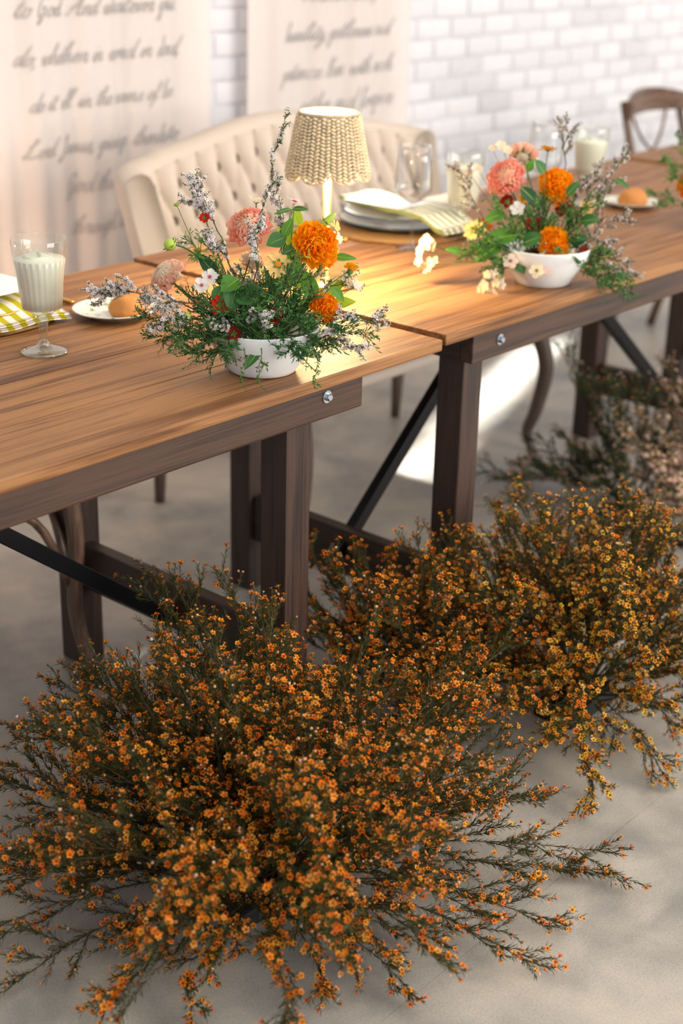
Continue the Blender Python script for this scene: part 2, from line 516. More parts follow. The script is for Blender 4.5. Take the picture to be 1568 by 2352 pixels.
# ------------------------------------------------------------------ script lettering (single pen strokes)
GL = {
 'a': (0.95, [[(.75,.85),(.45,1),(.1,.6),(.15,.1),(.45,.05),(.75,.5),(.85,1),(.8,.3),(.95,0),(1.15,.25)]]),
 'b': (0.9, [[(0,.1),(.3,1.1),(.5,2.1),(.35,2.2),(.25,1.2),(.25,.2),(.55,0),(.8,.5),(.65,.95),(.8,.85),(1.05,.9)]]),
 'c': (0.8, [[(.75,.8),(.5,1),(.15,.6),(.2,.1),(.55,0),(.95,.3)]]),
 'd': (1.0, [[(.75,.85),(.45,1),(.1,.6),(.15,.1),(.45,.05),(.8,.8),(1.1,2.2),(.9,.8),(.85,.1),(1.0,0),(1.2,.25)]]),
 'e': (0.8, [[(0,.2),(.5,.6),(.65,.9),(.4,1),(.2,.5),(.3,.05),(.6,.05),(.95,.35)]]),
 'f': (0.7, [[(0,.2),(.5,1.4),(.65,2.1),(.45,2.1),(.3,1),(.05,-.7),(-.1,-.9),(.1,-.5),(.4,.1),(.8,.3)]]),
 'g': (0.95, [[(.75,.85),(.45,1),(.1,.6),(.2,.1),(.5,.1),(.8,.8),(.85,1),(.65,-.3),(.3,-1),(.05,-.8),(.5,-.2),(1.1,.25)]]),
 'h': (1.0, [[(0,.1),(.35,1.2),(.55,2.2),(.35,2.1),(.15,.6),(.1,0),(.35,.7),(.65,1),(.75,.7),(.7,.1),(.85,0),(1.1,.25)]]),
 'i': (0.5, [[(0,.2),(.3,1),(.25,.2),(.35,0),(.6,.25)], [(.42,1.5),(.46,1.58)]]),
 'k': (0.95, [[(0,.1),(.35,1.2),(.55,2.2),(.35,2.1),(.15,.6),(.1,0),(.4,.7),(.75,1),(.6,.6),(.35,.55),(.7,.05),(1.05,.25)]]),
 'l': (0.5, [[(0,.2),(.4,1.3),(.55,2.1),(.4,2.2),(.2,1),(.2,.1),(.35,0),(.6,.25)]]),
 'm': (1.5, [[(0,.5),(.2,1),(.2,.5),(.1,0),(.35,.8),(.55,1),(.6,.6),(.55,0),(.8,.8),(1.05,1),(1.1,.6),(1.1,.1),(1.3,0),(1.6,.25)]]),
 'n': (1.05, [[(0,.5),(.2,1),(.2,.5),(.1,0),(.35,.8),(.6,1),(.7,.7),(.65,.1),(.85,0),(1.1,.25)]]),
 'o': (0.9, [[(.55,1),(.2,.8),(.1,.3),(.35,0),(.7,.3),(.75,.8),(.5,1),(.7,.85),(1.0,.9)]]),
 'p': (0.95, [[(0,.4),(.25,1),(.2,.3),(.0,-1),(.15,.1),(.4,.85),(.7,.9),(.75,.4),(.45,0),(.2,.15),(.6,.0),(1.1,.25)]]),
 'r': (0.75, [[(0,.3),(.25,1.1),(.35,.9),(.6,.95),(.5,.3),(.6,0),(.9,.25)]]),
 's': (0.7, [[(0,.2),(.4,1.1),(.45,.8),(.6,.4),(.4,0),(.1,.1),(.4,.0),(.85,.25)]]),
 't': (0.6, [[(0,.2),(.35,1.2),(.45,1.7),(.25,.5),(.3,.05),(.45,0),(.7,.25)], [(.1,1.15),(.7,1.2)]]),
 'u': (1.0, [[(0,.4),(.25,1),(.15,.3),(.3,0),(.6,.4),(.8,1),(.7,.2),(.85,0),(1.1,.25)]]),
 'v': (0.9, [[(0,.5),(.2,1),(.25,.4),(.35,0),(.65,.5),(.75,1),(1.0,.9)]]),
 'w': (1.3, [[(0,.5),(.2,1),(.15,.3),(.35,0),(.6,.5),(.7,.9),(.6,.2),(.8,0),(1.1,.5),(1.15,1),(1.4,.9)]]),
 'y': (1.0, [[(0,.4),(.25,1),(.15,.3),(.3,0),(.6,.4),(.8,1),(.6,-.2),(.3,-1),(.05,-.8),(.5,-.2),(1.1,.25)]]),
 'G': (1.5, [[(1.2,1.9),(.8,2.2),(.3,1.6),(.1,.8),(.3,.1),(.8,.1),(1.2,.9),(.8,.95),(1.15,1.0),(1.05,-.1),(.6,-.7),(.3,-.5),(1.2,.1),(1.6,.3)]]),
 'A': (1.6, [[(-.1,.2),(.2,0),(.6,.7),(1.2,2.2),(1.15,1.2),(1.1,.2),(1.3,0),(1.7,.3)], [(.3,.8),(.8,.9),(1.4,.85)]]),
 'L': (1.5, [[(.2,1.3),(.6,1.5),(1.0,2.0),(.8,2.3),(.6,1.7),(.45,.6),(.2,0),(.0,.15),(.3,.2),(.8,0),(1.5,.25)]]),
 'J': (1.2, [[(.3,1.6),(.5,2.1),(1.0,2.2),(.8,1.2),(.55,-.2),(.2,-.8),(.0,-.5),(.6,0),(1.3,.25)]]),
 'F': (1.4, [[(.1,1.8),(.4,2.2),(.9,2.1),(1.4,2.3)], [(.85,2.1),(.65,1.0),(.4,.1),(.1,.1)], [(.4,1.1),(.8,1.15),(1.1,1.1)]]),
 'B': (1.4, [[(.3,.1),(.5,1.2),(.7,2.1),(.4,1.9),(.8,2.3),(1.2,2.0),(.7,1.2),(1.2,.8),(1.0,.1),(.5,0),(.3,.3)]]),
 ',': (0.4, [[(.1,.1),(.15,.0),(.0,-.4)]]), '.': (0.4, [[(.1,.05),(.15,.0)]]), ':': (0.4, [[(.1,.05),(.15,.0)], [(.2,.75),(.25,.7)]]),
}
def lettering(txt, width, slant=0.42):
    """strokes in the X-Z plane, starting at the origin, scaled to the given line width"""
    x = 0.0; strokes = []
    for ch in txt:
        if ch == ' ': x += 0.85; continue
        adv, ss = GL[ch]
        for s in ss:
            strokes.append(catmull([(x+p[0]+slant*p[1], 0, p[1]) for p in s], 4))
        x += adv+0.06
    k = width/x
    return [[p*k for p in s] for s in strokes], k

def fabric(name, col, trans, alpha):
    m, nt, b = new_mat(name)
    N, L = nt.nodes, nt.links
    out = N['Material Output']
    b.inputs["Base Color"].default_value = col; b.inputs['Roughness'].default_value = 0.9; b.inputs['Specular IOR Level'].default_value = 0.1
    tc = N.new('ShaderNodeTexCoord'); wv = N.new('ShaderNodeTexNoise'); wv.inputs['Scale'].default_value = 600
    L.new(tc.outputs['Object'], wv.inputs['Vector'])
    bp = N.new('ShaderNodeBump'); bp.inputs['Strength'].default_value = 0.15; bp.inputs['Distance'].default_value = 0.001
    L.new(wv.outputs['Fac'], bp.inputs['Height']); L.new(bp.outputs[0], b.inputs['Normal'])
    tr = N.new('ShaderNodeBsdfTranslucent'); tr.inputs[0].default_value = col
    mx = N.new('ShaderNodeMixShader'); mx.inputs[0].default_value = trans
    L.new(b.outputs[0], mx.inputs[1]); L.new(tr.outputs[0], mx.inputs[2])
    tp = N.new('ShaderNodeBsdfTransparent'); mx2 = N.new('ShaderNodeMixShader'); mx2.inputs[0].default_value = alpha
    L.new(mx.outputs[0], mx2.inputs[1]); L.new(tp.outputs[0], mx2.inputs[2]); L.new(mx2.outputs[0], out.inputs['Surface'])
fabric('sheer_cloth', srgb(246, 236, 230), 0.3, 0.10)
plain('grey_ink', srgb(190, 184, 182), 0.8)

YB = 1.83
def fold(x, z, ph):
    return 0.010*math.sin(x*31+ph)+0.006*math.sin(x*67+ph*2.3+0.6*math.sin(z*1.4))+0.004*math.sin(z*2.1+x*5)

def banner(x0, x1, ph, label, lines):
    root = empty('fabric_banner', ((x0+x1)/2, YB, 0.0), label, 'banner')
    cx = (x0+x1)/2
    nx, nz = 70, 24
    v = []; f = []
    for j in range(nz+1):
        z = 0.04+(2.9-0.04)*j/nz
        for i in range(nx+1):
            x = x0+(x1-x0)*i/nx
            v.append((x-cx, fold(x, z, ph), z))
    for j in range(nz):
        for i in range(nx):
            a = j*(nx+1)+i
            f.append((a, a+1, a+nx+2, a+nx+1))
    obj('cloth', mesh_data('cloth', v, f, 'sheer_cloth'), root)
    MB().tube([(x0-cx-.04, 0, 2.9), (x1-cx+.04, 0, 2.9)], 0.012, 10).build('rod', 'frame_black', root)
    for (px0, px1, py, txt) in lines:
        A = at_y(px0, py, YB); B = at_y(px1, py, YB)
        st, k = lettering(txt, B.x-A.x)
        mb = MB()
        for s in st:
            q = [Vector((A.x-cx+p.x, fold(A.x+p.x, A.z, ph)-0.004, A.z+p.z)) for p in s]
            if len(q) > 1: mb.tube(q, 0.0022, 4, flat=1.0)
        tag(mb.build('lettering', 'grey_ink', root), kind='stuff')
    return root
bx = lambda px: at_y(px, 200, YB).x
banner(bx(-48), bx(482), 0.3, 'sheer white cloth banner with six lines of grey script behind the settee end',
       [(33, 405, 41, 'to God. And whatever you'), (33, 415, 154, 'do, whether in word or deed,'), (62, 402, 258, 'do it all in the name of the'),
        (54, 412, 366, 'Lord Jesus, giving thanks to'), (150, 350, 446, 'God the Father'), (166, 320, 540, 'through him.')])
banner(bx(573), bx(942), 1.9, 'sheer white cloth banner with grey script hanging behind the tufted settee and lamp',
       [(700, 860, 3, 'kindness,'), (650, 890, 96, 'humility, gentleness and'), (640, 892, 186, 'patience. Bear with each'), (690, 893, 262, 'other and forgive')])
# ------------------------------------------------------------------ farm tables
wood('oak_top', srgb(78, 46, 25), srgb(118, 76, 42), srgb(154, 108, 66), 0, 1.0, 0.50, 0.5, 0.0)
wood('walnut_x', srgb(29, 17, 12), srgb(52, 33, 23), srgb(76, 50, 36), 0, 1.2, 0.48, 0.25)
wood('walnut_y', srgb(27, 17, 12), srgb(46, 30, 20), srgb(66, 44, 31), 1, 1.2, 0.48, 0.25)
wood('walnut_z', srgb(27, 17, 13), srgb(46, 31, 24), srgb(68, 47, 37), 2, 1.2, 0.48, 0.25)
MATS['oak_top'].node_tree.nodes['Principled BSDF'].inputs['Specular IOR Level'].default_value = 0.34
plain('black_steel', srgb(24, 24, 27), 0.38, metal=0.6)
plain('zinc', srgb(196, 204, 210), 0.28, metal=1.0, noise=0.1, nscale=300)
H = 0.762
TW, TB, TA = 0.846, 0.0215, 0.063
LEG = 0.062

def bolt(parent, p, n, r=0.011):
    """washer and hexagon head"""
    M = Matrix.Translation(p) @ frame(n)
    mb = MB()
    v0 = MB().lathe([(0.0001, 0), (r, 0), (r, 0.0022), (0.0001, 0.0022)], 20)
    mb.add([M @ Vector(q) for q in v0.v], v0.f)
    v1 = MB().lathe([(r*.62, 0.002), (r*.62, 0.008), (r*.5, 0.0095), (0.0001, 0.0095)], 6)
    mb.add([M @ Vector(q) for q in v1.v], v1.f)
    return mb.build('bolt', 'zinc', parent, smooth=False)

def table(label, x0, x1, top, ap0, ap1, trestles, bolts, seed, end_apron=None):
    """trestles: list of (x of the leg's right face, direction of the brace)"""
    r = random.Random(seed)
    root = empty('farm_table', (x0, 0, 0), label, 'table', 'farm tables set end to end')
    O = Vector((x0, 0, 0))
    n = 5; w = TW/n
    for i in range(n):
        y0 = i*w+(0.0006 if i else 0); y1 = (i+1)*w-0.0006
        dz = r.uniform(-.0006, .0006)
        e0, e1 = r.uniform(0, .002), r.uniform(0, .002)
        mb = MB().box((x0+e0-O.x, y0, top-TB+dz), (x1-e1-O.x, y1, top+dz), 0.0028)
        smooth_by_angle(mb.build('plank', 'oak_top', root), 50)
    zt = top-TB-0.0008
    for y0 in (0.021, TW-0.021-0.03):
        mb = MB().box((ap0-O.x, y0, zt-TA), (ap1-O.x, y0+0.03, zt), 0.004)
        smooth_by_angle(mb.build('apron', 'walnut_x', root), 50)
    for ex in end_apron or ():
        mb = MB().box((ex-O.x, 0.0515, zt-TA), (ex+0.032-O.x, TW-0.0515, zt), 0.003)
        smooth_by_angle(mb.build('end_apron', 'walnut_y', root), 50)
    for (tx, bd, s0, s1, dbx, bz0, bs) in trestles:
        for y0 in (0.052, 0.628):
            mb = MB().box((tx-LEG-O.x, y0, 0), (tx-O.x, y0+LEG, zt-.001), 0.004)
            smooth_by_angle(mb.build('leg', 'walnut_z', root), 50)
        mb = MB().box((tx-LEG+.012-O.x, 0.114, s0), (tx-.018-O.x, 0.628, s1), 0.004)
        smooth_by_angle(mb.build('stretcher', 'walnut_y', root), 50)
        mb = MB().box((tx-LEG+.004-O.x, 0.114, zt-.055), (tx-.006-O.x, 0.628, zt-.001), 0.004)
        smooth_by_angle(mb.build('cleat', 'walnut_y', root), 50)
        xc = tx-LEG/2 + (LEG/2-.012)*(-1 if bd < 0 else -1) - 0.004
        a = Vector((xc+dbx-O.x, 0.36, bz0))
        rise = zt-.004-bz0
        bvec = Vector((bd*rise/bs, 0, rise)); L = bvec.length-.05
        t = bvec.normalized(); yv = Vector((0, 1, 0)); nn = t.cross(yv)
        M = Matrix(((t.x, yv.x, nn.x, a.x), (t.y, yv.y, nn.y, a.y), (t.z, yv.z, nn.z, a.z), (0, 0, 0, 1)))
        mb = MB().box((0.0, -0.012, -0.015), (L+.05, 0.012, 0.015), 0.002, M)
        mb.build('brace', 'black_steel', root, smooth=False)
        for zz in (s0+.025, s0+.055):
            bolt(root, (tx-LEG+.012-O.x, 0.385, zz), (-1, 0, 0), 0.006)
    for (bx_, bz) in bolts:
        bolt(root, (bx_-O.x, 0.021, bz), (0, -1, 0))
    return root

p1 = at_y(750, 911, 0.021); p2 = at_y(1147, 779, 0.021)
table('long brown plank table carrying the flower bowl beside the lamp', -2.02, -0.004, H, -1.80, at_y(833, 890, .021).x,
      [(-0.300, -1, .175, .272, 0, .20, .78), (-1.66, 1, .145, .232, 0, .165, .85)], [(p1.x, p1.z)], 1)
table('long brown plank table between two others, a little higher than its neighbour', 0.002, 1.990, H+.006, at_y(1086, 800, .021).x, 1.86,
      [(0.199, 1, .125, .232, -.01, .175, .92), (1.66, -1, .145, .232, 0, .165, .8)], [(p2.x, p2.z)], 2, end_apron=(at_y(1086, 800, .021).x,))
table('farm table at the far end of the row under the cross back chair', 1.996, 3.98, H+.012, 2.10, 3.86,
      [(2.185, 1, .145, .232, 0, .165, .85), (3.72, -1, .145, .232, 0, .165, .85)], [], 3, end_apron=(2.10,))

# ------------------------------------------------------------------ tufted settee
def upholstery():
    plain('linen', srgb(205, 190, 176), 0.85, noise=0.05, nscale=250, bump=0.35, bscale=900, spec=0.2)
    plain('linen_button', srgb(92, 80, 74), 0.85, spec=0.2)
upholstery()
plain('settee_leg', srgb(92, 76, 66), 0.5, noise=0.2, nscale=30)
SX0, SX1 = 0.352, 1.50
SC = (SX0+SX1)/2
settee = empty('tufted_settee', (SC, 0.95, 0), 'beige button tufted settee with an arched back against the white wall', 'settee')
SO = Vector((SC, 0.95, 0))
mb = MB().box((SX0+.03-SC, 0.70-.95, 0.385), (SX1-.03-SC, 1.16-.95, 0.475), 0.03)
mb.build('seat', 'linen', settee)
mb = MB().box((SX0+.05-SC, 0.71-.95, 0.362), (SX1-.05-SC, 1.19-.95, 0.40), 0.012)
mb.build('seat_rail', 'linen', settee)
RAD, WING = 0.05, 0.004
# plan line of the back: wing, corner, straight run, corner, wing
def plan(u):
    """u in 0..1 -> (x, y, outward normal) of the inner face at seat height"""
    rad = RAD; wing = WING; W = SX1-SX0-0.11
    run = W-2*rad; arc = rad*math.pi/2
    Ltot = 2*wing+2*arc+run
    s = u*Ltot
    yb = 1.16; xl = SX0+0.055
    if s < wing:
        return xl, yb-rad-wing+s, (1, 0), s
    s2 = s-wing
    if s2 < arc:
        a = s2/rad
        return xl+rad-rad*math.cos(a), yb-rad+rad*math.sin(a), (math.cos(a), -math.sin(a)), s
    s3 = s2-arc
    if s3 < run:
        return xl+rad+s3, yb, (0, -1), s
    s4 = s3-run
    if s4 < arc:
        a = s4/rad
        return xl+rad+run+rad*math.sin(a), yb-rad+rad*math.cos(a), (-math.sin(a), -math.cos(a)), s
    s5 = s4-arc
    return xl+W, yb-rad-s5, (-1, 0), s
PL = 2*WING+RAD*math.pi+(SX1-SX0-0.11-2*RAD)
BS, BV = PL/30.0, 0.084
NU, NV, NT, NB = 260, 64, 10, 10
def ztop(u):
    e = abs(2*u-1)
    return 0.885+0.062*(0.5+0.5*math.cos(math.pi*min(1, e*1.02)))-0.03*max(0, e-.8)/.2
V = []; Fq = []
ncol = NV+NT+NB
buttons = []
for i in range(NU+1):
    u = i/NU
    x, y, n, s = plan(u)
    zt = ztop(u)
    for j in range(ncol):
        if j < NV:                                   # tufted front
            v = j/(NV-1)
            z = 0.44+(zt-0.03-0.44)*v
            hb = (zt-0.085)-z                       # distance below the top row of buttons
            a = s/BS; b = hb/BV
            if hb >= 0:
                A = (a+b)/1.0; B = (a-b)/1.0
                h = (abs(math.sin(math.pi*A/1.0*0.5*1.0+math.pi/2*0))*abs(math.sin(math.pi*B*0.5)))**0.42
            else:
                h0 = abs(math.sin(math.pi*a*0.5))**0.7
                h = h0*(1-(-hb)/0.12)+0.65*min(1, -hb/0.12)
            rec = 0.13*(z-0.44)/0.45                # recline
            ed = min(1.0, min(s, PL-s)/0.028)
            d = 0.040*(h*ed+0.75*(1-ed))
            px = x+n[0]*d-n[0]*0.0; py = y+n[1]*d
            k = 1.0 if abs(n[1]) > .5 else 0.4
            py += rec*1.0
            px -= n[0]*rec*0.25
        elif j < NV+NT:                             # rolled top
            t = (j-NV)/(NT-1)*math.pi
            rr = 0.045
            rec = 0.13*(zt-0.03-0.44)/0.45
            bx0 = x-n[0]*rec*0.25; by0 = y+rec*1.0
            off = -rr+rr*math.cos(t)
            px = bx0+n[0]*(off+0.022); py = by0+n[1]*(off+0.022)
            z = zt-0.03+0.03*math.sin(t)
        else:                                       # outside back
            t = (j-NV-NT+1)/NB
            z = zt-0.03-(zt-0.03-0.30)*t
            rec = 0.13*(z-0.44)/0.45
            off = -0.068
            px = x+n[0]*off-n[0]*rec*0.25; py = y+n[1]*off+rec*1.0
        V.append((px-SC, py-.95, z))
for i in range(NU):
    for j in range(ncol-1):
        a = i*ncol+j
        Fq.append((a, a+ncol, a+ncol+1, a+1))
Fq.append(tuple(range(ncol))[::-1]); Fq.append(tuple(NU*ncol+j for j in range(ncol)))
back_o = obj('back', mesh_data('back', V, Fq, 'linen'), settee)
bme = MB().sphere((0, 0, 0), 0.0135, 10, 6, (1, 1, .5)).data('button', 'linen_button')
for row in range(5):
    for k in range(0, 31):
        if (k+row) % 2: continue
        u = (k*BS)/PL
        if not 0.02 < u < 0.98: continue
        x, y, n, s = plan(u)
        z = ztop(u)-0.085-row*BV
        if z < 0.47: continue
        rec = 0.13*(z-0.44)/0.45
        q = Vector((x-n[0]*rec*0.25-SC, y+rec*1.0-.95, z))+Vector((n[0], n[1], 0))*0.010
        obj('button', bme, back_o, mat4=Matrix.Translation(q) @ frame((n[0], n[1], 0.1)))
def cabriole(x, y, dx):
    return catmull([(x, y, 0.37), (x+dx*.012, y-.028, 0.26), (x, y-.012, 0.13), (x-dx*.004, y+.010, 0.06), (x+dx*.004, y-.012, 0.0)], 6)
for x, dx in ((SX0+.03, -1), (1.387, 1)):
    pts = cabriole(x-SC, 0.70-.95, dx)
    MB().tube(pts, [0.026-.013*(i/(len(pts)-1)) for i in range(len(pts))], 10).build('leg', 'settee_leg', settee)
for x in (SX0+.012, 1.352):
    MB().tube([(x-SC, 1.17-.95, 0.37), (x-SC, 1.175-.95, 0.12), (x-SC, 1.18-.95, 0)], [0.022, 0.019, 0.014], 10).build('leg', 'settee_leg', settee)

# ------------------------------------------------------------------ cross back chairs
wood('bentwood', srgb(46, 31, 24), srgb(82, 59, 45), srgb(120, 92, 74), 2, 1.4, 0.35, 0.2)
wood('bentwood_x', srgb(46, 31, 24), srgb(82, 59, 45), srgb(120, 92, 74), 0, 1.4, 0.35, 0.2)
plain('rattan_seat', srgb(178, 150, 112), 0.7, noise=0.2, nscale=90, bump=0.5, bscale=300)

def chair(loc, rz, label):
    """local: front towards -Y, origin between the legs on the floor"""
    c = empty('crossback_chair', loc, label, 'chair', rotz=rz)
    w = 0.20
    for s in (-1, 1):
        pts = catmull([(s*(w-.01), -.20, .44), (s*(w+.0), -.215, .30), (s*(w-.004), -.205, .14), (s*(w+.016), -.235, 0.0)], 6)
        MB().tube(pts, [.019-.005*i/(len(pts)-1) for i in range(len(pts))], 10).build('leg', 'bentwood', c)
        pts = catmull([(s*(w-.035), .27, 0.0), (s*(w-.03), .215, .22), (s*(w-.02), .19, .45), (s*(w-.012), .215, .66), (s*(w-.014), .27, .86)], 6)
        MB().tube(pts, [.016 if i < 12 else .014 for i in range(len(pts))], 10).build('back_post', 'bentwood', c)
        pts = catmull([(s*(w-.01), -.20, .18), (s*(w-.012), -.12, .33), (s*(w-.018), 0, .40), (s*(w-.02), .10, .34), (s*(w-.028), .20, .20)], 5)
        MB().tube(pts, .009, 8).build('side_hoop', 'bentwood', c)
    pts = catmull([(-w+.012, -.205, .20), (-.12, -.205, .35), (0, -.205, .405), (.12, -.205, .35), (w-.012, -.205, .20)], 5)
    MB().tube(pts, .009, 8).build('front_hoop', 'bentwood', c)
    # top rail, a curved flat board
    v = []; f = []
    n = 20
    for i in range(n+1):
        t = i/n*2-1
        x = t*(w+.005); y = .30-.055*(t*t)+.0
        z0, z1 = .812-.006*t*t, .892-.03*t*t
        for (dy, z) in ((-.011, z0), (-.011, z1), (.011, z1), (.011, z0)):
            v.append((x, y+dy-.012, z))
    for i in range(n):
        for k in range(4):
            a = i*4+k; b = i*4+(k+1) % 4
            f.append((a, b, b+4, a+4))
    f.append((0, 1, 2, 3)[::-1]); f.append((n*4, n*4+1, n*4+2, n*4+3))
    obj('top_rail', mesh_data('top_rail', v, f, 'bentwood_x', False), c)
    for s in (-1, 1):
        pts = catmull([(s*.185, .205, .50), (s*.08, .235, .62), (-s*.06, .255, .72), (-s*.125, .275, .82)], 6)
        MB().tube(pts, .010, 8, flat=.55).build('cross_bar', 'bentwood', c)
    pts = [(-w+.02, .195, .50), (w-.02, .195, .50)]
    MB().tube(pts, .011, 8).build('lower_rail', 'bentwood_x', c)
    mb = MB()
    ring = []
    for k in range(40):
        th = 2*math.pi*k/40
        cx_, sy = math.cos(th), math.sin(th)
        p = 0.35
        ring.append((.215*math.copysign(abs(cx_)**.55, cx_), .215*math.copysign(abs(sy)**.55, sy)))
    v = []; f = []
    for z, k in ((.435, .97), (.44, 1), (.462, 1), (.468, .97)):
        v += [(x*k, y*k, z) for x, y in ring]
    for j in range(3):
        for k in range(40):
            k2 = (k+1) % 40
            f.append((j*40+k, j*40+k2, (j+1)*40+k2, (j+1)*40+k))
    f.append(tuple(range(40))[::-1])
    obj('seat_frame', mesh_data('seat_frame', v, f, 'bentwood_x'), c)
    v = [(x*.82, y*.82, .4705) for x, y in ring]+[(x*.97, y*.97, .4675) for x, y in ring]+[(0, 0, .468)]
    f = [(k, (k+1) % 40, 80) for k in range(40)]+[(40+k, 40+(k+1) % 40, (k+1) % 40, k) for k in range(40)]
    obj('seat_pad', mesh_data('seat_pad', v, f, 'rattan_seat'), c)
    return c
# left chair: front leg stands at (-.373, .578), a rear leg at about (-.06, 1.06)
rz = -0.30
off = Matrix.Rotation(rz, 3, 'Z') @ Vector((0.216, -0.235, 0))
chair((-0.373-off.x, 0.578-off.y, 0), rz, 'brown bentwood cross back chair pulled up to the table near the lemonade goblet')
chair((2.735, 0.905, 0), 0.0, 'brown bentwood cross back chair at the far table beyond the second flower bowl')

# ------------------------------------------------------------------ unseen floor uplight, added to warm the left cloth banner
u = empty('added_uplight', (-0.05, 1.62, 0), 'small black floor uplight washing the cloth banner behind the chairs', 'light')
MB().lathe([(.0001, 0), (.07, 0), (.07, .012), (.05, .02), (.055, .12), (.06, .125), (.052, .125), (.047, .03), (.0001, .03)], 24).build('housing', 'black_steel', u)
lm, lnt, lb = new_mat('added_uplight_lens')
lb.inputs['Emission Color'].default_value = (1.0, .62, .34, 1); lb.inputs['Emission Strength'].default_value = 12.0
MB().lathe([(.0001, .112), (.05, .112)], 24).build('lens', 'added_uplight_lens', u)
ud = bpy.data.lights.new('added_uplight_beam', 'SPOT'); ud.energy = 22; ud.color = (1.0, .66, .42); ud.spot_size = math.radians(120); ud.spot_blend = .9; ud.shadow_soft_size = .05
uo = bpy.data.objects.new('added_uplight_beam', ud); link(uo, u); uo.location = (0, 0, .14)
uo.rotation_euler = (Vector((.35, .16, .55))).to_track_quat('-Z', 'Y').to_euler()
# ------------------------------------------------------------------ things on the tables
def h_at(x):
    return H+.0008 if x < 0 else (H+.0068 if x < 1.99 else H+.0128)

def on_table(px, py):
    p = at_z(px, py, H)
    return at_z(px, py, h_at(p.x))

# ---- woven table lamp
plain('seagrass', srgb(226, 203, 166), 0.8, noise=0.38, nscale=60, bump=0.3, bscale=400, spec=0.2)
plain('brass', srgb(226, 178, 96), 0.25, metal=1.0)
plain('lamp_lining', srgb(246, 236, 214), 0.8)
def make_lamp(loc, label, watts):
    L = empty('table_lamp', loc, label, 'lamp')
    MB().lathe([(0.0001, 0), (.058, 0), (.060, .004), (.058, .011), (.02, .015), (.0085, .02), (.0085, .30), (.0001, .30)], 40).build('base', 'brass', L)
    R0, R1, Z0, Z1 = .0825, .0575, .216, .342
    nc, nr = 44, 18
    def rad(z): return R0+(R1-R0)*(z-Z0)/(Z1-Z0)
    def zlow(th): return Z0+.016*(1-abs(math.sin(th*4.0)))**1.6
    def up(th, t): return zlow(th)+(Z1-zlow(th))*t
    # woven strands: one lump for each crossing
    mb = MB()
    rr = random.Random(3)
    for c in range(nc):
        th = 2*math.pi*c/nc
        wide = 1.0
        for r in range(nr):
            t = (r+.5+(.5 if c % 2 else 0))/(nr+.5)
            z = up(th, t)
            if z > Z1-.004: continue
            rd = rad(z)
            w = 2*math.pi*rd/nc
            hgt = (Z1-zlow(th))/nr
            tang = Vector((-math.sin(th), math.cos(th), 0)); nrm = Vector((math.cos(th), math.sin(th), .18)).normalized()
            upv = nrm.cross(tang)
            tilt = (.42 if c % 2 else -.42)+rr.uniform(-.15, .15)
            a = tang*math.cos(tilt)+upv*math.sin(tilt); b = nrm.cross(a)
            M = Matrix(((a.x, b.x, nrm.x), (a.y, b.y, nrm.y), (a.z, b.z, nrm.z)))
            k = rr.uniform(.85, 1.12)
            mb.sphere(Vector((math.cos(th), math.sin(th), 0))*(rd+.0015)+Vector((0, 0, z)), 1.0, 6, 4, (w*.66*k, hgt*.50*k, .0042), M)
    tag(mb.build('weave', 'seagrass', L), kind='stuff')
    # upright stakes and the two rims
    for c in range(0, nc, 2):
        th = 2*math.pi*(c+.5)/nc
        pts = [Vector((math.cos(th)*(rad(z)-.001), math.sin(th)*(rad(z)-.001), z)) for z in (up(th, t) for t in (0, .33, .66, 1))]
        MB().tube(pts, .0016, 5).build('stake', 'seagrass', L)
    n = 160
    low = [Vector((math.cos(2*math.pi*i/n)*rad(zlow(2*math.pi*i/n)), math.sin(2*math.pi*i/n)*rad(zlow(2*math.pi*i/n)), zlow(2*math.pi*i/n))) for i in range(n+1)]
    MB().tube(low, .0028, 6, caps=False).build('scalloped_rim', 'seagrass', L)
    top = [Vector((math.cos(2*math.pi*i/60)*R1, math.sin(2*math.pi*i/60)*R1, Z1)) for i in range(61)]
    MB().tube(top, .0032, 6, caps=False).build('top_rim', 'seagrass', L)
    v = []; f = []
    for i in range(n):
        th = 2*math.pi*i/n
        for t in (0.03, 1):
            z = up(th, t); v.append((math.cos(th)*(rad(z)-.0035), math.sin(th)*(rad(z)-.0035), z))
    f = [(2*i, 2*((i+1) % n), 2*((i+1) % n)+1, 2*i+1) for i in range(n)]
    obj('lining', mesh_data('lining', v, f, 'lamp_lining'), L)
    m, nt, b = new_mat('bulb_glow') if 'bulb_glow' not in MATS else (MATS['bulb_glow'], None, None)
    if nt:
        b.inputs['Emission Color'].default_value = (1.0, .72, .36, 1); b.inputs['Emission Strength'].default_value = 8.0
    MB().sphere((0, 0, .275), .012, 12, 8).build('bulb', 'bulb_glow', L)
    ld = bpy.data.lights.new('lamp_light', 'POINT'); ld.energy = watts; ld.color = (1.0, .74, .38); ld.shadow_soft_size = .055
    lo = bpy.data.objects.new('lamp_light', ld); link(lo, L); lo.location = (0, 0, .25)
    return L
lp = on_table(747, 655)
make_lamp(lp, 'small brass lamp with a scalloped woven shade beside the nearer flower bowl', 30.0)

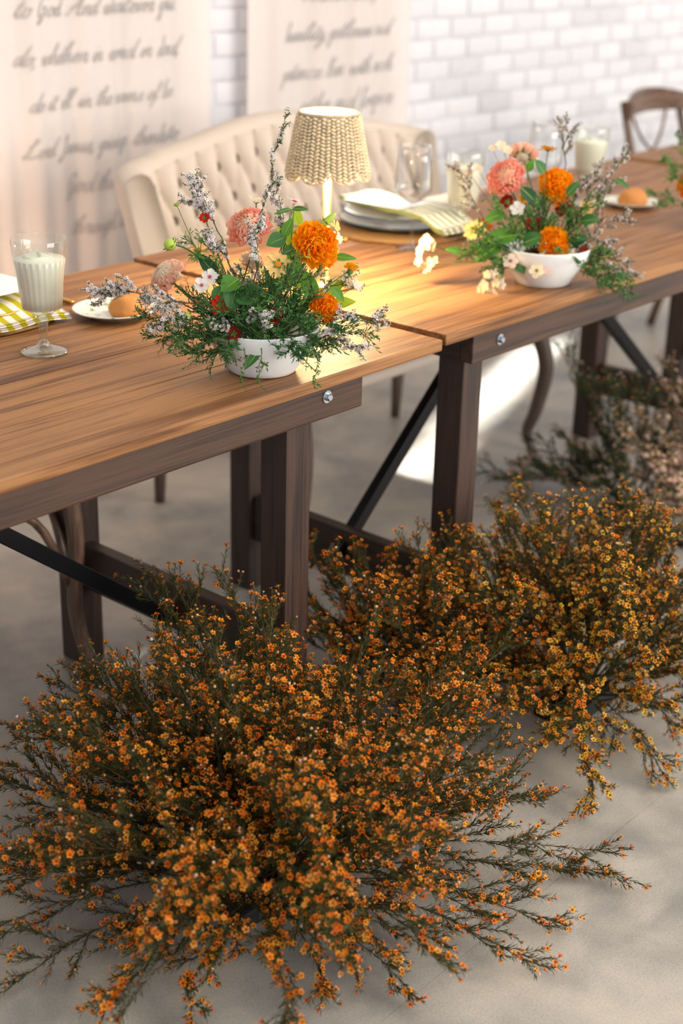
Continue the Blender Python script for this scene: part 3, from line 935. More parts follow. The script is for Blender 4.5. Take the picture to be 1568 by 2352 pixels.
# ---- goblets of lemonade
thin_glass('pressed_glass', (0.99, 0.997, 0.98, 1), 0.42, 0.06)
plain('lemonade', srgb(252, 252, 232), 0.3)
MATS['lemonade'].node_tree.nodes['Principled BSDF'].inputs['Subsurface Weight'].default_value = 0.6
MATS['lemonade'].node_tree.nodes['Principled BSDF'].inputs['Subsurface Radius'].default_value = (.02, .02, .014)
leafy('ice', srgb(240, 242, 232), 0.5, 0.15)
thin_glass('foot_glass', (0.93, 0.97, 0.90, 1), 0.8, 0.12)
def goblet(loc, label, group='goblets of lemonade'):
    g = empty('ribbed_goblet', loc, label, 'goblet', group)
    N = 144
    def rib(i, th):
        return 0.026*abs(math.sin(th*12)) if 3 <= i <= 9 else 0.0
    def rib2(i, th):
        return 0.024*abs(math.sin(th*12)) if 1 <= i <= 4 else 0.0
    MB().lathe([(0.0001, .073), (.025, .0735), (.0325, .077), (.0332, .082), (.035, .10), (.0385, .13), (.042, .155), (.0437, .165), (.0443, .168), (.0447, .172), (.0470, .197), (.0466, .1978), (.0455, .197), (.0432, .168), (.0345, .082), (.0001, .0765)], N, rib=rib).build('bowl', 'pressed_glass', g)
    MB().lathe([(0.0001, 0), (.040, 0), (.0415, .002), (.040, .0045), (.025, .0085), (.014, .013), (.0085, .019), (.0068, .026), (.0072, .034), (.008, .046), (.0115, .060), (.0175, .069), (.0235, .0735), (.0001, .0735)], 12).build('stem', 'foot_glass', g)
    lem = MB().lathe([(0.0001, .0775), (.0325, .079), (.0345, .10), (.0380, .13), (.0418, .162), (.0420, .1635), (.0001, .1645)], N, rib=rib2).build('lemonade', 'lemonade', g)
    r = random.Random(4)
    for k in range(3):
        a = r.uniform(0, 6.28)
        M = Matrix.Translation((math.cos(a)*.016, math.sin(a)*.016, .1625)) @ Matrix.Rotation(r.uniform(0, 3), 4, 'Z') @ Matrix.Rotation(.35, 4, 'X')
        MB().box((-.010, -.010, -.007), (.010, .010, .006), .002, M).build('ice_cube', 'ice', lem)
    return g
goblet(on_table(102, 809), 'ribbed glass goblet of cloudy lemonade beside the striped yellow napkin')
goblet(on_table(1058, 545), 'ribbed glass goblet of lemonade beside the stacked plates of the settee place')
goblet(on_table(1345, 470), 'ribbed glass goblet of lemonade standing behind the second flower bowl')

# ---- wine glasses
thin_glass('wine_glass', (0.985, 0.99, 0.99, 1), 0.85, 0.035)
def wine(loc, label):
    g = empty('wine_glass', loc, label, 'wine glass', 'empty wine glasses')
    MB().lathe([(0.0001, .099), (.006, .101), (.02, .107), (.036, .119), (.0425, .131), (.0430, .137), (.0415, .16), (.0392, .195), (.0372, .228), (.0368, .228), (.0388, .195), (.0411, .16), (.0425, .1375), (.0418, .132), (.0355, .1205), (.0195, .1085), (.0001, .1015)], 56).build('bowl', 'wine_glass', g)
    MB().lathe([(.0001, 0), (.034, 0), (.035, .0012), (.02, .004), (.006, .008), (.0034, .02), (.0032, .06), (.0038, .09), (.0075, .1015), (.0001, .104)], 32).build('stem', 'wine_glass', g)
    return g
wine(on_table(944, 570), 'empty stemmed wine glass in front of the stacked plates by the settee')
wine(on_table(1240, 495), 'empty stemmed wine glass half hidden behind the second flower bowl')

# ---- bread plates
def printed_plate():
    m, nt, b = new_mat('printed_plate')
    N, L = nt.nodes, nt.links
    b.inputs['Roughness'].default_value = .18
    tc = N.new('ShaderNodeTexCoord')
    ns = N.new('ShaderNodeTexNoise'); ns.inputs['Scale'].default_value = 62; ns.inputs['Detail'].default_value = 3
    L.new(tc.outputs['Object'], ns.inputs['Vector'])
    cr = N.new('ShaderNodeValToRGB')
    cr.color_ramp.elements[0].position = .54; cr.color_ramp.elements[0].color = srgb(240, 236, 224)
    cr.color_ramp.elements[1].position = .66; cr.color_ramp.elements[1].color = srgb(138, 158, 128)
    e = cr.color_ramp.elements.new(.60); e.color = srgb(204, 212, 188)
    L.new(ns.outputs['Fac'], cr.inputs['Fac']); L.new(cr.outputs['Color'], b.inputs['Base Color'])
printed_plate()
plain('white_glaze', srgb(238, 236, 232), 0.22, noise=0.02)
plain('bread_crust', srgb(202, 132, 62), 0.62, noise=0.25, nscale=16, bump=0.3, bscale=90)
plain('gold', srgb(214, 172, 90), 0.25, metal=1.0)
plain('silver', srgb(208, 210, 214), 0.2, metal=1.0)
def plate_prof(r, d=.014):
    return [(0.0001, 0), (r*.55, 0), (r*.58, .002), (r*.66, .004), (r*.96, d), (r, d+.001), (r*.995, d+.003), (r*.94, d+.002), (r*.66, .0075), (r*.56, .005), (0.0001, .0045)]
def bread_plate(loc, label_p, label_b, r, rz, bs=(.046, .037, .030), boff=(.012, -.006)):
    p = MB().lathe(plate_prof(r), 56).build('bread_plate', 'printed_plate', None, loc)
    tag(p, label_p, 'plate', 'small printed bread plates')
    mb = MB(); n = 24
    mb.sphere((0, 0, 0), 1.0, 28, 16, bs)
    v = []
    for q in mb.v:
        x, y, z = q
        z = max(z, -.010)
        wob = 1+.05*math.sin(9*x/.04+2)*math.cos(7*y/.04)
        v.append((x*wob, y*wob, (z+.010)*(1+.06*math.sin(5*x/.04))))
    mb.v = v
    bo = mb.build('bread_roll', 'bread_crust', None, (loc[0]+boff[0], loc[1]+boff[1], loc[2]+.0072))
    bo.rotation_euler = (0, 0, rz)
    tag(bo, label_b, 'bread', 'golden bread rolls')
pc = at_z(262, 712, H+.012)
bread_plate((pc.x, pc.y, h_at(pc.x)), 'small printed plate holding bread beside the nearer flower bowl', 'golden bread roll on the plate beside the nearer flower bowl', .078, .3, boff=(.020, -.022))
pc = at_z(1448, 470, H+.012)
bread_plate((pc.x, pc.y, h_at(pc.x)), 'small printed plate holding bread beyond the second flower bowl', 'golden bread roll on the plate beyond the second flower bowl', .072, .1, boff=(.0, -.004))

# ---- place settings
def stripes(name, c1, c2, freq):
    m, nt, b = new_mat(name)
    N, L = nt.nodes, nt.links
    b.inputs['Roughness'].default_value = .9; b.inputs['Specular IOR Level'].default_value = .1
    tc = N.new('ShaderNodeTexCoord'); sp = N.new('ShaderNodeSeparateXYZ'); L.new(tc.outputs['Object'], sp.inputs[0])
    mu = N.new('ShaderNodeMath'); mu.operation = 'MULTIPLY'; mu.inputs[1].default_value = freq; L.new(sp.outputs['X'], mu.inputs[0])
    fr = N.new('ShaderNodeMath'); fr.operation = 'FRACT'; L.new(mu.outputs[0], fr.inputs[0])
    gt = N.new('ShaderNodeMath'); gt.operation = 'GREATER_THAN'; gt.inputs[1].default_value = .52; L.new(fr.outputs[0], gt.inputs[0])
    mx = N.new('ShaderNodeMix'); mx.data_type = 'RGBA'; mx.inputs['A'].default_value = c1; mx.inputs['B'].default_value = c2
    L.new(gt.outputs[0], mx.inputs['Factor']); L.new(mx.outputs['Result'], b.inputs['Base Color'])
stripes('olive_linen', srgb(240, 236, 228), srgb(164, 166, 104), 52.0)
stripes('striped_linen', srgb(244, 236, 226), srgb(196, 184, 40), 34.0)
plain('rattan', srgb(150, 112, 66), 0.7, noise=0.35, nscale=70, bump=0.4, bscale=200)
plain('navy_rim', srgb(42, 74, 92), 0.25)
plain('card_white', srgb(250, 248, 246), 0.6)
plain('card_green', srgb(190, 196, 60), 0.6)
def round_mat(loc, r, label):
    mb = MB()
    k = 0
    rr = .008
    while rr < r:
        pts = [Vector((math.cos(2*math.pi*i/40)*rr, math.sin(2*math.pi*i/40)*rr, .0035+.0006*math.sin(i*1.7+k))) for i in range(41)]
        mb.tube(pts, .0036, 5, caps=False); rr += .0064; k += 1
    o = mb.build('woven_placemat', 'rattan', None, loc)
    return tag(o, label, 'placemat', 'round woven placemats')
def dinner_plate(loc, r, label, rim='navy_rim', z=0):
    p = empty('dinner_plate', (loc[0], loc[1], loc[2]+z), label, 'plate', 'stacked dinner plates')
    dish = MB().lathe(plate_prof(r, .017), 72).build('dish', 'white_glaze', p)
    pts = [Vector((math.cos(2*math.pi*i/72)*r*.996, math.sin(2*math.pi*i/72)*r*.996, .0195)) for i in range(73)]
    MB().tube(pts, .0021, 6, caps=False).build('rim_band', rim, dish)
    return p
def napkin(loc, rz, label, w=.12, l=.40, drop=.0, z=0.0, mat='striped_linen'):
    """folded cloth lying over the plates, its end hanging over the rim"""
    o = empty('folded_napkin', (loc[0], loc[1], loc[2]+z), label, 'napkin', 'striped napkins', rz)
    for lay in range(2):
        v = []; f = []
        nx, ny = 16, 30
        for j in range(ny+1):
            y = -l*.62+l*j/ny
            zz = .004+lay*.005
            over = max(0, -.150-y)
            zz -= drop*min(1, over/.05)
            zz += .0015*math.sin(y*60+lay)
            for i in range(nx+1):
                x = -w/2+w*i/nx
                edge = .003*(1-abs(2*i/nx-1)**6)
                v.append((x*(1-.01*lay), y+lay*.006, zz+edge+.002*math.sin(x*50)))
        top = len(v)
        v += [(a, b_, c-.004) for a, b_, c in v]
        for j in range(ny):
            for i in range(nx):
                a = j*(nx+1)+i
                f.append((a, a+1, a+nx+2, a+nx+1)); f.append((a+top, a+nx+1+top, a+nx+2+top, a+1+top))
        for j in range(ny):
            for i in (0, nx):
                a = j*(nx+1)+i; f.append((a, a+nx+1, a+nx+1+top, a+top))
        for i in range(nx):
            for j in (0, ny):
                a = j*(nx+1)+i; f.append((a, a+1, a+1+top, a+top))
        obj('fold', mesh_data('fold', v, f, mat), o)
    return o
def knife(loc, rz, label, mat='silver', name='table_knife'):
    k = empty(name, loc, label, 'knife' if 'knife' in name else 'fork', 'cutlery', rz)
    MB().tube(catmull([(0, -.115, .004), (0, -.09, .005), (0, -.03, .004), (0, -.005, .003)], 4), [.0045, .0048, .0052, .0052, .005, .0048, .0045, .0042, .004, .0038, .0036, .0035, .0034][:13], 8).build('handle', mat, k)
    MB().box((-.008, -.005, .0022), (.008, .105, .0038), .0007).build('blade' if 'knife' in name else 'tines', mat, k, smooth=False)
    return k

# place in front of the settee
c2 = at_z(915, 512, H+.02); c2.z = h_at(c2.x)
round_mat(c2, .175, 'round brown woven placemat under the plates in front of the settee')
dinner_plate(c2, .142, 'white dinner plate with a dark blue rim, lower of the pair facing the settee', z=.0075)
dinner_plate(c2, .132, 'white dinner plate with a dark blue rim, upper of the pair facing the settee', z=.0265)
napkin((c2.x+.02, c2.y+.02, c2.z), -.15, 'striped green and white napkin folded over the plates facing the settee', w=.13, l=.36, drop=.022, z=.047, mat='olive_linen')
cd2 = MB().box((-.055, -.085, 0), (.055, .085, .0012)).build('menu_card', 'card_white', None, (c2.x-.01, c2.y+.035, c2.z+.0605), smooth=False)
tag(cd2, 'white menu card lying on the napkin facing the settee', 'card')
kp = on_table(1052, 528); knife((kp.x+.03, kp.y+.09, kp.z), -.05, 'silver table knife beside the plates facing the settee')
gp = on_table(800, 556); knife((gp.x-.0, gp.y+.12, gp.z), 0.0, 'gold fork beside the woven placemat facing the settee', 'gold', 'table_fork')

# place at the left edge
c1 = Vector((-0.520, 0.725, h_at(-.5)))
round_mat(c1, .168, 'round brown woven placemat under the striped yellow napkin')
dinner_plate(c1, .135, 'white dinner plate under the striped yellow napkin near the goblet', 'gold', z=.0075)
napkin((-0.505, 0.765, c1.z), 0.0, 'striped yellow and white napkin hanging off the plate beside the goblet', w=.20, l=.34, drop=.020, z=.0265)
sp = empty('salad_plate', (c1.x, c1.y+.03, c1.z+.0405), 'printed salad plate under the white menu card near the goblet', 'plate')
MB().lathe(plate_prof(.105, .012), 60).build('dish', 'printed_plate', sp)
o = empty('menu_card', (-0.495, 0.700, c1.z+.0575), 'white menu card with a yellow green border near the goblet', 'card', None, .05)
MB().box((-.075, -.09, 0), (.075, .07, .0012)).build('sheet', 'card_white', o, smooth=False)
MB().box((-.075, .058, .0013), (.075, .068, .0018)).build('border', 'card_green', o, smooth=False)
gp = on_table(156, 697); knife((gp.x, gp.y+.10, gp.z), 0.0, 'gold table knife between the napkin and the bread plate', 'gold')
# ------------------------------------------------------------------ plant kit
def lin(c): return np.array(c[:3])

def np_frames(N, rs):
    N = N/np.linalg.norm(N, axis=1, keepdims=True)
    up = np.tile(np.array([0, 0, 1.0]), (len(N), 1)); up[np.abs(N[:, 2]) > .95] = (1, 0, 0)
    X = np.cross(up, N); X /= np.linalg.norm(X, axis=1, keepdims=True)
    Y = np.cross(N, X)
    a = rs.uniform(0, 2*np.pi, len(N))[:, None]
    return X*np.cos(a)+Y*np.sin(a), Y*np.cos(a)-X*np.sin(a), N

def scatter(tv, tf, P, N, S, rs):
    """copies of a triangle template at P, facing N, sized S"""
    P = np.asarray(P, float); N = np.asarray(N, float); S = np.asarray(S, float).reshape(-1, 1, 1)
    X, Y, Z = np_frames(N, rs)
    V = P[:, None, :]+S*(tv[None, :, 0:1]*X[:, None]+tv[None, :, 1:2]*Y[:, None]+tv[None, :, 2:3]*Z[:, None])
    k = len(tv)
    Fc = tf[None]+(np.arange(len(P))*k)[:, None, None]
    return V.reshape(-1, 3), Fc.reshape(-1, tf.shape[1])

def needle_cloud(P, A, L, W, ang, rs, droop=0.0):
    """thin pointed leaves leaving axis A at P"""
    n = len(P)
    X, Y, Z = np_frames(A, rs)
    al = np.radians(rs.normal(ang, 9, n))[:, None]
    D = Z*np.cos(al)+X*np.sin(al)
    D[:, 2] -= droop
    D /= np.linalg.norm(D, axis=1, keepdims=True)
    side = np.cross(D, Z); side /= (np.linalg.norm(side, axis=1, keepdims=True)+1e-9)
    nrm = np.cross(side, D)
    L = (L*rs.uniform(.65, 1.25, n))[:, None]; W = (W*rs.uniform(.8, 1.2, n))[:, None]
    mid = P+D*L*.5+nrm*L*.05
    V = np.stack([P, mid+side*W/2, P+D*L, mid-side*W/2], 1).reshape(-1, 3)
    Fc = (np.arange(n)*4)[:, None]+np.array([[0, 1, 2, 3]])
    return V, Fc

def grow(base, tip, arch, rg, n2=8, l2=.12, n3=5, l3=.045, t0=.35, spread=34, up=.25, steps=7):
    """polylines by level: [main], [branches], [twigs]; each is a list of Vectors"""
    base = Vector(base); tip = Vector(tip)
    mid = (base+tip)/2+Vector((0, 0, arch))
    main = []
    for i in range(steps+1):
        t = i/steps
        p = base*(1-t)**2+mid*2*t*(1-t)+tip*t*t
        main.append(p+Vector((rg.gauss(0, .004), rg.gauss(0, .004), rg.gauss(0, .003)))*min(1, t*3))
    def branch(p, d, ln, sp, st=3):
        ax = d.orthogonal().normalized(); ax.rotate(Quaternion(d, rg.uniform(0, 6.283)))
        q = d.copy(); q.rotate(Quaternion(ax, math.radians(rg.gauss(sp, 8))))
        q = (q+Vector((0, 0, up*.5))).normalized()
        out = [p]
        for k in range(st):
            q = (q+d*.10+Vector((0, 0, up*.12))+Vector((rg.gauss(0, .09), rg.gauss(0, .09), rg.gauss(0, .07)))).normalized()
            out.append(out[-1]+q*ln/st)
        return out
    L2 = []; L3 = []
    for i in range(n2):
        t = t0+(1-t0)*(i+rg.random())/n2
        k = min(steps-1, int(t*steps)); fr = t*steps-k
        p = main[k].lerp(main[k+1], fr); d = (main[k+1]-main[k]).normalized()
        b = branch(p, d, l2*rg.uniform(.6, 1.15)*(1.1-.5*t), spread)
        L2.append(b)
    L2.append([main[-1]+(main[-1]-main[-2]).normalized()*l2*.12*k for k in range(4)])
    for b in L2:
        for i in range(n3):
            t = .25+.75*(i+rg.random())/n3
            k = min(2, int(t*3)); fr = min(1.0, t*3-k)
            p = b[k].lerp(b[k+1], fr); d = (b[k+1]-b[k]).normalized()
            L3.append(branch(p, d, l3*rg.uniform(.55, 1.2), spread*.9, 2))
    return main, L2, L3

def along(polys, step, rs, t0=0.0):
    P = []; A = []
    for pl in polys:
        a = np.array(pl); d = np.diff(a, axis=0); ln = np.linalg.norm(d, axis=1)
        tot = ln.sum(); cum = np.r_[0, np.cumsum(ln)]
        s = np.arange(tot*t0, tot, step)+rs.uniform(0, step*.6)
        s = s[s < tot]
        if not len(s): continue
        k = np.clip(np.searchsorted(cum, s, 'right')-1, 0, len(ln)-1)
        u = ((s-cum[k])/np.maximum(ln[k], 1e-9))[:, None]
        P.append(a[k]+d[k]*u); A.append(d[k]/np.maximum(ln[k], 1e-9)[:, None])
    if not P: return np.zeros((0, 3)), np.zeros((0, 3))
    return np.concatenate(P), np.concatenate(A)

def floret_template(petals=5, width=.62, cup=.2, centre=.3):
    """small open flower of unit radius; returns verts, tris, is_centre flags"""
    v = [(0, 0, -.16)]; cflag = [1.0]; f = []
    n = petals
    for k in range(2*n):
        a = math.pi*k/n-math.pi/(2*n)
        v.append((centre*math.cos(a), centre*math.sin(a), 0)); cflag.append(.85)
    for k in range(2*n):
        f.append((0, 1+k, 1+(k+1) % (2*n)))
    for k in range(n):
        a = 2*math.pi*k/n
        h = width*math.pi/n
        b0 = len(v)
        for (da, r, z) in ((-h*.62, centre*1.0, .0), (h*.62, centre*1.0, .0), (-h*.98, .70, cup*.55), (h*.98, .70, cup*.55), (-h*.42, 1.0, cup), (h*.42, 1.0, cup)):
            v.append((r*math.cos(a+da), r*math.sin(a+da), z)); cflag.append(.35 if r < .5 else 0.0)
        f += [(b0, b0+1, b0+3), (b0, b0+3, b0+2), (b0+2, b0+3, b0+5), (b0+2, b0+5, b0+4)]
    b0 = len(v)
    for k in range(6):
        a = math.pi*k/3
        v.append((.36*math.cos(a), .36*math.sin(a), -.03)); cflag.append(-1)
        v.append((.13*math.cos(a), .13*math.sin(a), -.75)); cflag.append(-1)
    for k in range(6):
        a, b_ = b0+2*k, b0+2*((k+1) % 6)
        f += [(a, a+1, b_+1), (a, b_+1, b_)]
    return np.array(v), np.array(f), np.array(cflag)
WAX_V, WAX_F, WAX_C = floret_template(5, .88, .30, .33)

def floret_colors(cflag, n, petal, centre, calyx, rs, var=.15):
    """per vertex colours for n florets, each with a tint of its own"""
    petal = np.asarray(petal); k = len(cflag)
    tint = (1+rs.normal(0, var, (n, 1)))*np.c_[np.ones(n), 1+rs.normal(0, var*.7, n), np.ones(n)]
    pc = petal[rs.integers(0, len(petal), n)]*np.clip(tint, .5, 1.6)
    C = np.ones((n, k, 4))
    w = np.clip(cflag, 0, 1)[None, :, None]
    C[:, :, :3] = pc[:, None]*(1-w)+np.asarray(centre)[None, None]*w
    C[:, cflag < 0, :3] = np.asarray(calyx)
    return np.clip(C, 0, 1).reshape(-1, 4)

leafy('plant_attr', None, .28, .55, attr='Col')
leafy('petal_attr', None, .35, .6, attr='Col', spec=.25)
plain('twig', srgb(88, 64, 42), .7, noise=.3, nscale=80)
plain('twig_green', srgb(84, 104, 52), .6, noise=.2, nscale=80)

# ---- single petals and leaves
def petal_data(name, mat, L, W, cup=.2, curl=.1, ruffle=0.0, tip=.6, nu=6, nv=4, notch=0.0, seed=0, widest=.65):
    rg = random.Random(seed)
    v = []; f = []
    ph = rg.uniform(0, 6)
    for i in range(nu+1):
        u = i/nu
        if u < widest: wd = math.sin(math.pi*(u/widest)/2)**.8
        else:
            q = (u-widest)/(1-widest)
            wd = tip*(1-q*q*.25)+(1-tip)*math.sqrt(max(0, 1-q*q)) if ruffle else math.sqrt(max(.02, 1-q*q*(1-.12*tip)))
        wd = max(wd, .18 if u < .5 else .1)*W/2
        for j in range(nv+1):
            s = 2*j/nv-1
            x = u*L*(1-notch*(1-abs(s))*(u > .9))-(.10*L*s*s*u*u)
            z = cup*W*s*s*u+curl*L*u*u+ruffle*W*math.sin(s*4.5+ph)*u*u
            v.append((x, s*wd, z))
    for i in range(nu):
        for j in range(nv):
            a = i*(nv+1)+j
            f.append((a, a+nv+1, a+nv+2, a+1))
    return mesh_data(name, v, f, mat)

def leaf_data(name, mat, L, W, fold=.25, curl=-.2, nu=7):
    v = []; f = []
    for i in range(nu+1):
        u = i/nu
        wd = W/2*(math.sin(math.pi*u**.8)**.9 if 0 < u < 1 else .02)+.0004
        for s in (-1, -.5, 0, .5, 1):
            v.append((u*L, s*wd, fold*wd*abs(s)+curl*L*u*u))
    for i in range(nu):
        for j in range(4):
            a = i*5+j
            f.append((a, a+5, a+6, a+1))
    return mesh_data(name, v, f, mat)

def stem_to(parent, head, foot, r, mat='twig_green', sag=0.0, bend=(0, 0, 0)):
    """stem from the head (parent origin) to a point given in world space"""
    a = Vector((0, 0, 0)); b = Vector(foot)-Vector(head)
    m = (a+b)/2+Vector(bend)+Vector((0, 0, sag))
    pts = [a*(1-t)**2+m*2*t*(1-t)+b*t*t for t in [i/8 for i in range(9)]]
    return MB().tube(pts, r, 6).build('stem', mat, parent)

def head_root(name, p, label, cat, group=None):
    return empty(name, p, label, cat, group)

leafy('green_bract', srgb(92, 132, 48), .3, .55, noise=.15)
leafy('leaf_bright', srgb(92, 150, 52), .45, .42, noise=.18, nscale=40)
leafy('leaf_backlit', srgb(166, 200, 52), .62, .45, noise=.15, nscale=40)  # green lightened to lime: the lamp's backlight put into the colour
leafy('leaf_mid', srgb(64, 118, 56), .40, .42, noise=.2, nscale=40)
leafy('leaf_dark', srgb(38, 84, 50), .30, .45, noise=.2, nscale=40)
leafy('leaf_blue', srgb(58, 104, 76), .30, .5, noise=.15)
def petal_set(key, col, trans=.46, noise=.12):
    leafy(key, srgb(*col), trans, .6, noise=noise, nscale=90, spec=.2)
petal_set('coral', (255, 182, 162), .55); petal_set('coral_light', (255, 212, 188), .55); petal_set('peach', (255, 226, 190), .55); petal_set('peach_light', (255, 240, 218), .55)
petal_set('marigold', (255, 178, 16), .42, .16); petal_set('marigold_deep', (255, 148, 10), .42, .18)
petal_set('butter', (250, 214, 140)); petal_set('cream', (252, 238, 206)); petal_set('phlox_white', (252, 246, 240)); petal_set('blush', (248, 220, 208))
petal_set('red_petal', (196, 40, 14)); petal_set('dark_red', (138, 22, 12)); petal_set('rust', (206, 84, 14)); petal_set('rust_yellow', (222, 160, 30))
plain('disc_brown', srgb(120, 70, 24), .8, noise=.4, nscale=300); plain('disc_orange', srgb(226, 142, 26), .8, noise=.3, nscale=400)
plain('magenta', srgb(176, 40, 84), .7); plain('bud_green', srgb(168, 190, 74), .5, noise=.12, nscale=60)

PM = {}
def pm(mat, L, W, **k):
    key = (mat, round(L, 3), round(W, 3), tuple(sorted(k.items())))
    if key not in PM: PM[key] = petal_data('petal', mat, L, W, **k)
    return PM[key]

def put_petal(root, R, me, phi, el, r0, h, sc=1.0, tw=0.0):
    M = R @ Matrix.Rotation(phi, 4, 'Z') @ Matrix.Translation((r0, 0, h)) @ Matrix.Rotation(-el, 4, 'Y') @ Matrix.Rotation(tw, 4, 'X') @ Matrix.Scale(sc, 4)
    return obj('petal', me, root, mat4=M)

def sepals(root, R, r, n=5, mat='green_bract', drop=.35):
    me = leaf_data('sepal', mat, r*.75, r*.34, .3, .1, 4)
    for k in range(n):
        M = R @ Matrix.Translation((0, 0, -r*drop)) @ Matrix.Rotation(2*math.pi*k/n, 4, 'Z') @ Matrix.Rotation(-.35, 4, 'Y')
        obj('sepal', me, root, mat4=M)

def dahlia(p, n, r, label, foot, inner='peach', outer='coral', count=96, seed=0, group='dahlias in the bouquets'):
    rg = random.Random(seed)
    t = head_root('dahlia', p, label, 'flower', group)
    R = frame(n, spin=rg.uniform(0, 6))
    mid = 'coral_light' if outer == 'coral' else 'peach_light'
    sets = [pm(m_, r*.52, r*.40, cup=.62, curl=.22, tip=.62, widest=.72) for m_ in (inner, mid, outer)]
    for i in range(count):
        q = i/(count-1)                                   # 0 centre .. 1 outside
        phi = i*2.39996
        el = math.radians(88-80*q**1.05)
        rr = r*(.02+.50*q**.9); h = r*(.30-.46*q**1.7)
        u = q+rg.gauss(0, .18)
        me = sets[0 if u < .3 else (1 if u < .62 else 2)]
        put_petal(t, R, me, phi, el+rg.gauss(0, .07), rr, h, .62+.38*q**.6, rg.gauss(0, .12))
    MB().sphere((0, 0, 0), r*.40, 12, 8, (1, 1, .8), R.to_3x3()).build('receptacle', inner, t)
    sepals(t, R, r, 6, drop=.25)
    stem_to(t, p, foot, r*.055)
    return t

def marigold(p, n, r, label, foot, mat='marigold', mat2='marigold_deep', count=84, seed=0, ruffle=.30, group='marigolds in the bouquets'):
    rg = random.Random(seed)
    t = head_root('marigold', p, label, 'flower', group)
    R = frame(n, spin=rg.uniform(0, 6))
    mes = [pm(m_, r*.56, r*.50, cup=.25, curl=.18, ruffle=ruffle, tip=.85, notch=.12, seed=s_) for m_ in (mat, mat, mat2) for s_ in (1, 2)]
    for i in range(count):
        q = (i+.5)/count
        phi = i*2.39996
        el = math.radians(76-84*q**.9)+rg.gauss(0, .16)
        rr = r*(.04+.50*q**.8); h = r*(.30-.42*q**1.6)+rg.gauss(0, r*.02)
        put_petal(t, R, rg.choice(mes), phi+rg.gauss(0, .12), el, rr, h, .70+.30*q, rg.gauss(0, .35))
    MB().sphere((0, 0, 0), r*.42, 12, 8, (1, 1, .7), R.to_3x3()).build('receptacle', mat2, t)
    MB().tube([R @ Vector((0, 0, -.15*r)), R @ Vector((0, 0, -.55*r)), R @ Vector((0, 0, -.95*r))], [r*.34, r*.26, r*.09], 10).build('calyx', 'green_bract', t)
    stem_to(t, p+(R @ Vector((0, 0, -.9*r))) if False else p, foot, r*.06)
    return t

def daisy(p, n, r, label, foot, mat='butter', petals=10, disc='disc_orange', group='single petalled blooms in the bouquets', name='zinnia', seed=0, w=.36, cup=.16, curl=-.05, el=6, discr=.2):
    rg = random.Random(seed)
    t = head_root(name, p, label, 'flower', group)
    R = frame(n, spin=rg.uniform(0, 6))
    me = pm(mat, r*.86, r*w, cup=cup, curl=curl, tip=.45, widest=.7)
    for k in range(petals):
        put_petal(t, R, me, 2*math.pi*k/petals+rg.gauss(0, .06), math.radians(el+rg.gauss(0, 7)), r*.14, rg.uniform(-.01, .02)*r, rg.uniform(.88, 1.08), rg.gauss(0, .12))
    if disc:
        mb = MB()
        for i in range(38):
            q = math.sqrt((i+.5)/38); a = i*2.39996
            mb.sphere(R @ Vector((r*discr*q*math.cos(a), r*discr*q*math.sin(a), r*.10*(1-.6*q*q))), r*.045, 5, 4)
        dsc = MB().sphere((0, 0, 0), r*discr, 14, 7, (1, 1, .45), R.to_3x3()).build('disc', 'disc_brown', t)
        tag(mb.build('disc_florets', disc, dsc), kind='stuff')
    stem_to(t, p, foot, max(.0012, r*.05))
    sepals(t, R, r*.6, 5, drop=.1)
    return t

def phlox(p, n, r, label, foot, mat='phlox_white', eye='magenta', seed=0, group='five petalled phlox florets in the bouquets'):
    rg = random.Random(seed)
    t = head_root('phlox_floret', p, label, 'flower', group)
    R = frame(n, spin=rg.uniform(0, 6))
    me = pm(mat, r*.92, r*.80, cup=.10, curl=-.06, tip=.7, widest=.75)
    for k in range(5):
        put_petal(t, R, me, 2*math.pi*k/5, math.radians(8+rg.gauss(0, 6)), r*.08, k*.0002, 1, .14)
    if eye:
        mb = MB()
        for k in range(5):
            a = 2*math.pi*k/5
            mb.tube([R @ Vector((r*.06*math.cos(a), r*.06*math.sin(a), r*.09)), R @ Vector((r*.27*math.cos(a), r*.27*math.sin(a), r*.10))], [r*.07, r*.02], 5)
        mb.build('eye', eye, t)
    MB().tube([R @ Vector((0, 0, 0)), R @ Vector((0, 0, -r*1.1))], [r*.12, r*.07], 6).build('tube', 'blush', t)
    stem_to(t, p, foot, r*.05)
    return t

def leaf(p, d, nrm, L, W, label, foot=None, mat='leaf_mid', group='broad leaves in the bouquets', curl=-.2, fold=.25):
    """leaf whose base is at p, pointing along d"""
    d = Vector(d).normalized(); nrm = Vector(nrm); nrm = (nrm-d*nrm.dot(d)).normalized(); y = nrm.cross(d)
    t = head_root('broad_leaf', p, label, 'leaf', group)
    M = Matrix(((d.x, y.x, nrm.x, 0), (d.y, y.y, nrm.y, 0), (d.z, y.z, nrm.z, 0), (0, 0, 0, 1)))
    bl = obj('blade', leaf_data('blade', mat, L, W, fold, curl), t, mat4=M)
    pts = [Vector((u*L, 0, curl*L*u*u+.0002)) for u in (0, .3, .6, .95)]
    MB().tube(pts, [L*.014, L*.011, L*.008, L*.003], 5).build('midrib', 'bud_green', bl)
    if foot is not None: stem_to(t, p, foot, max(.0009, L*.018))
    return t

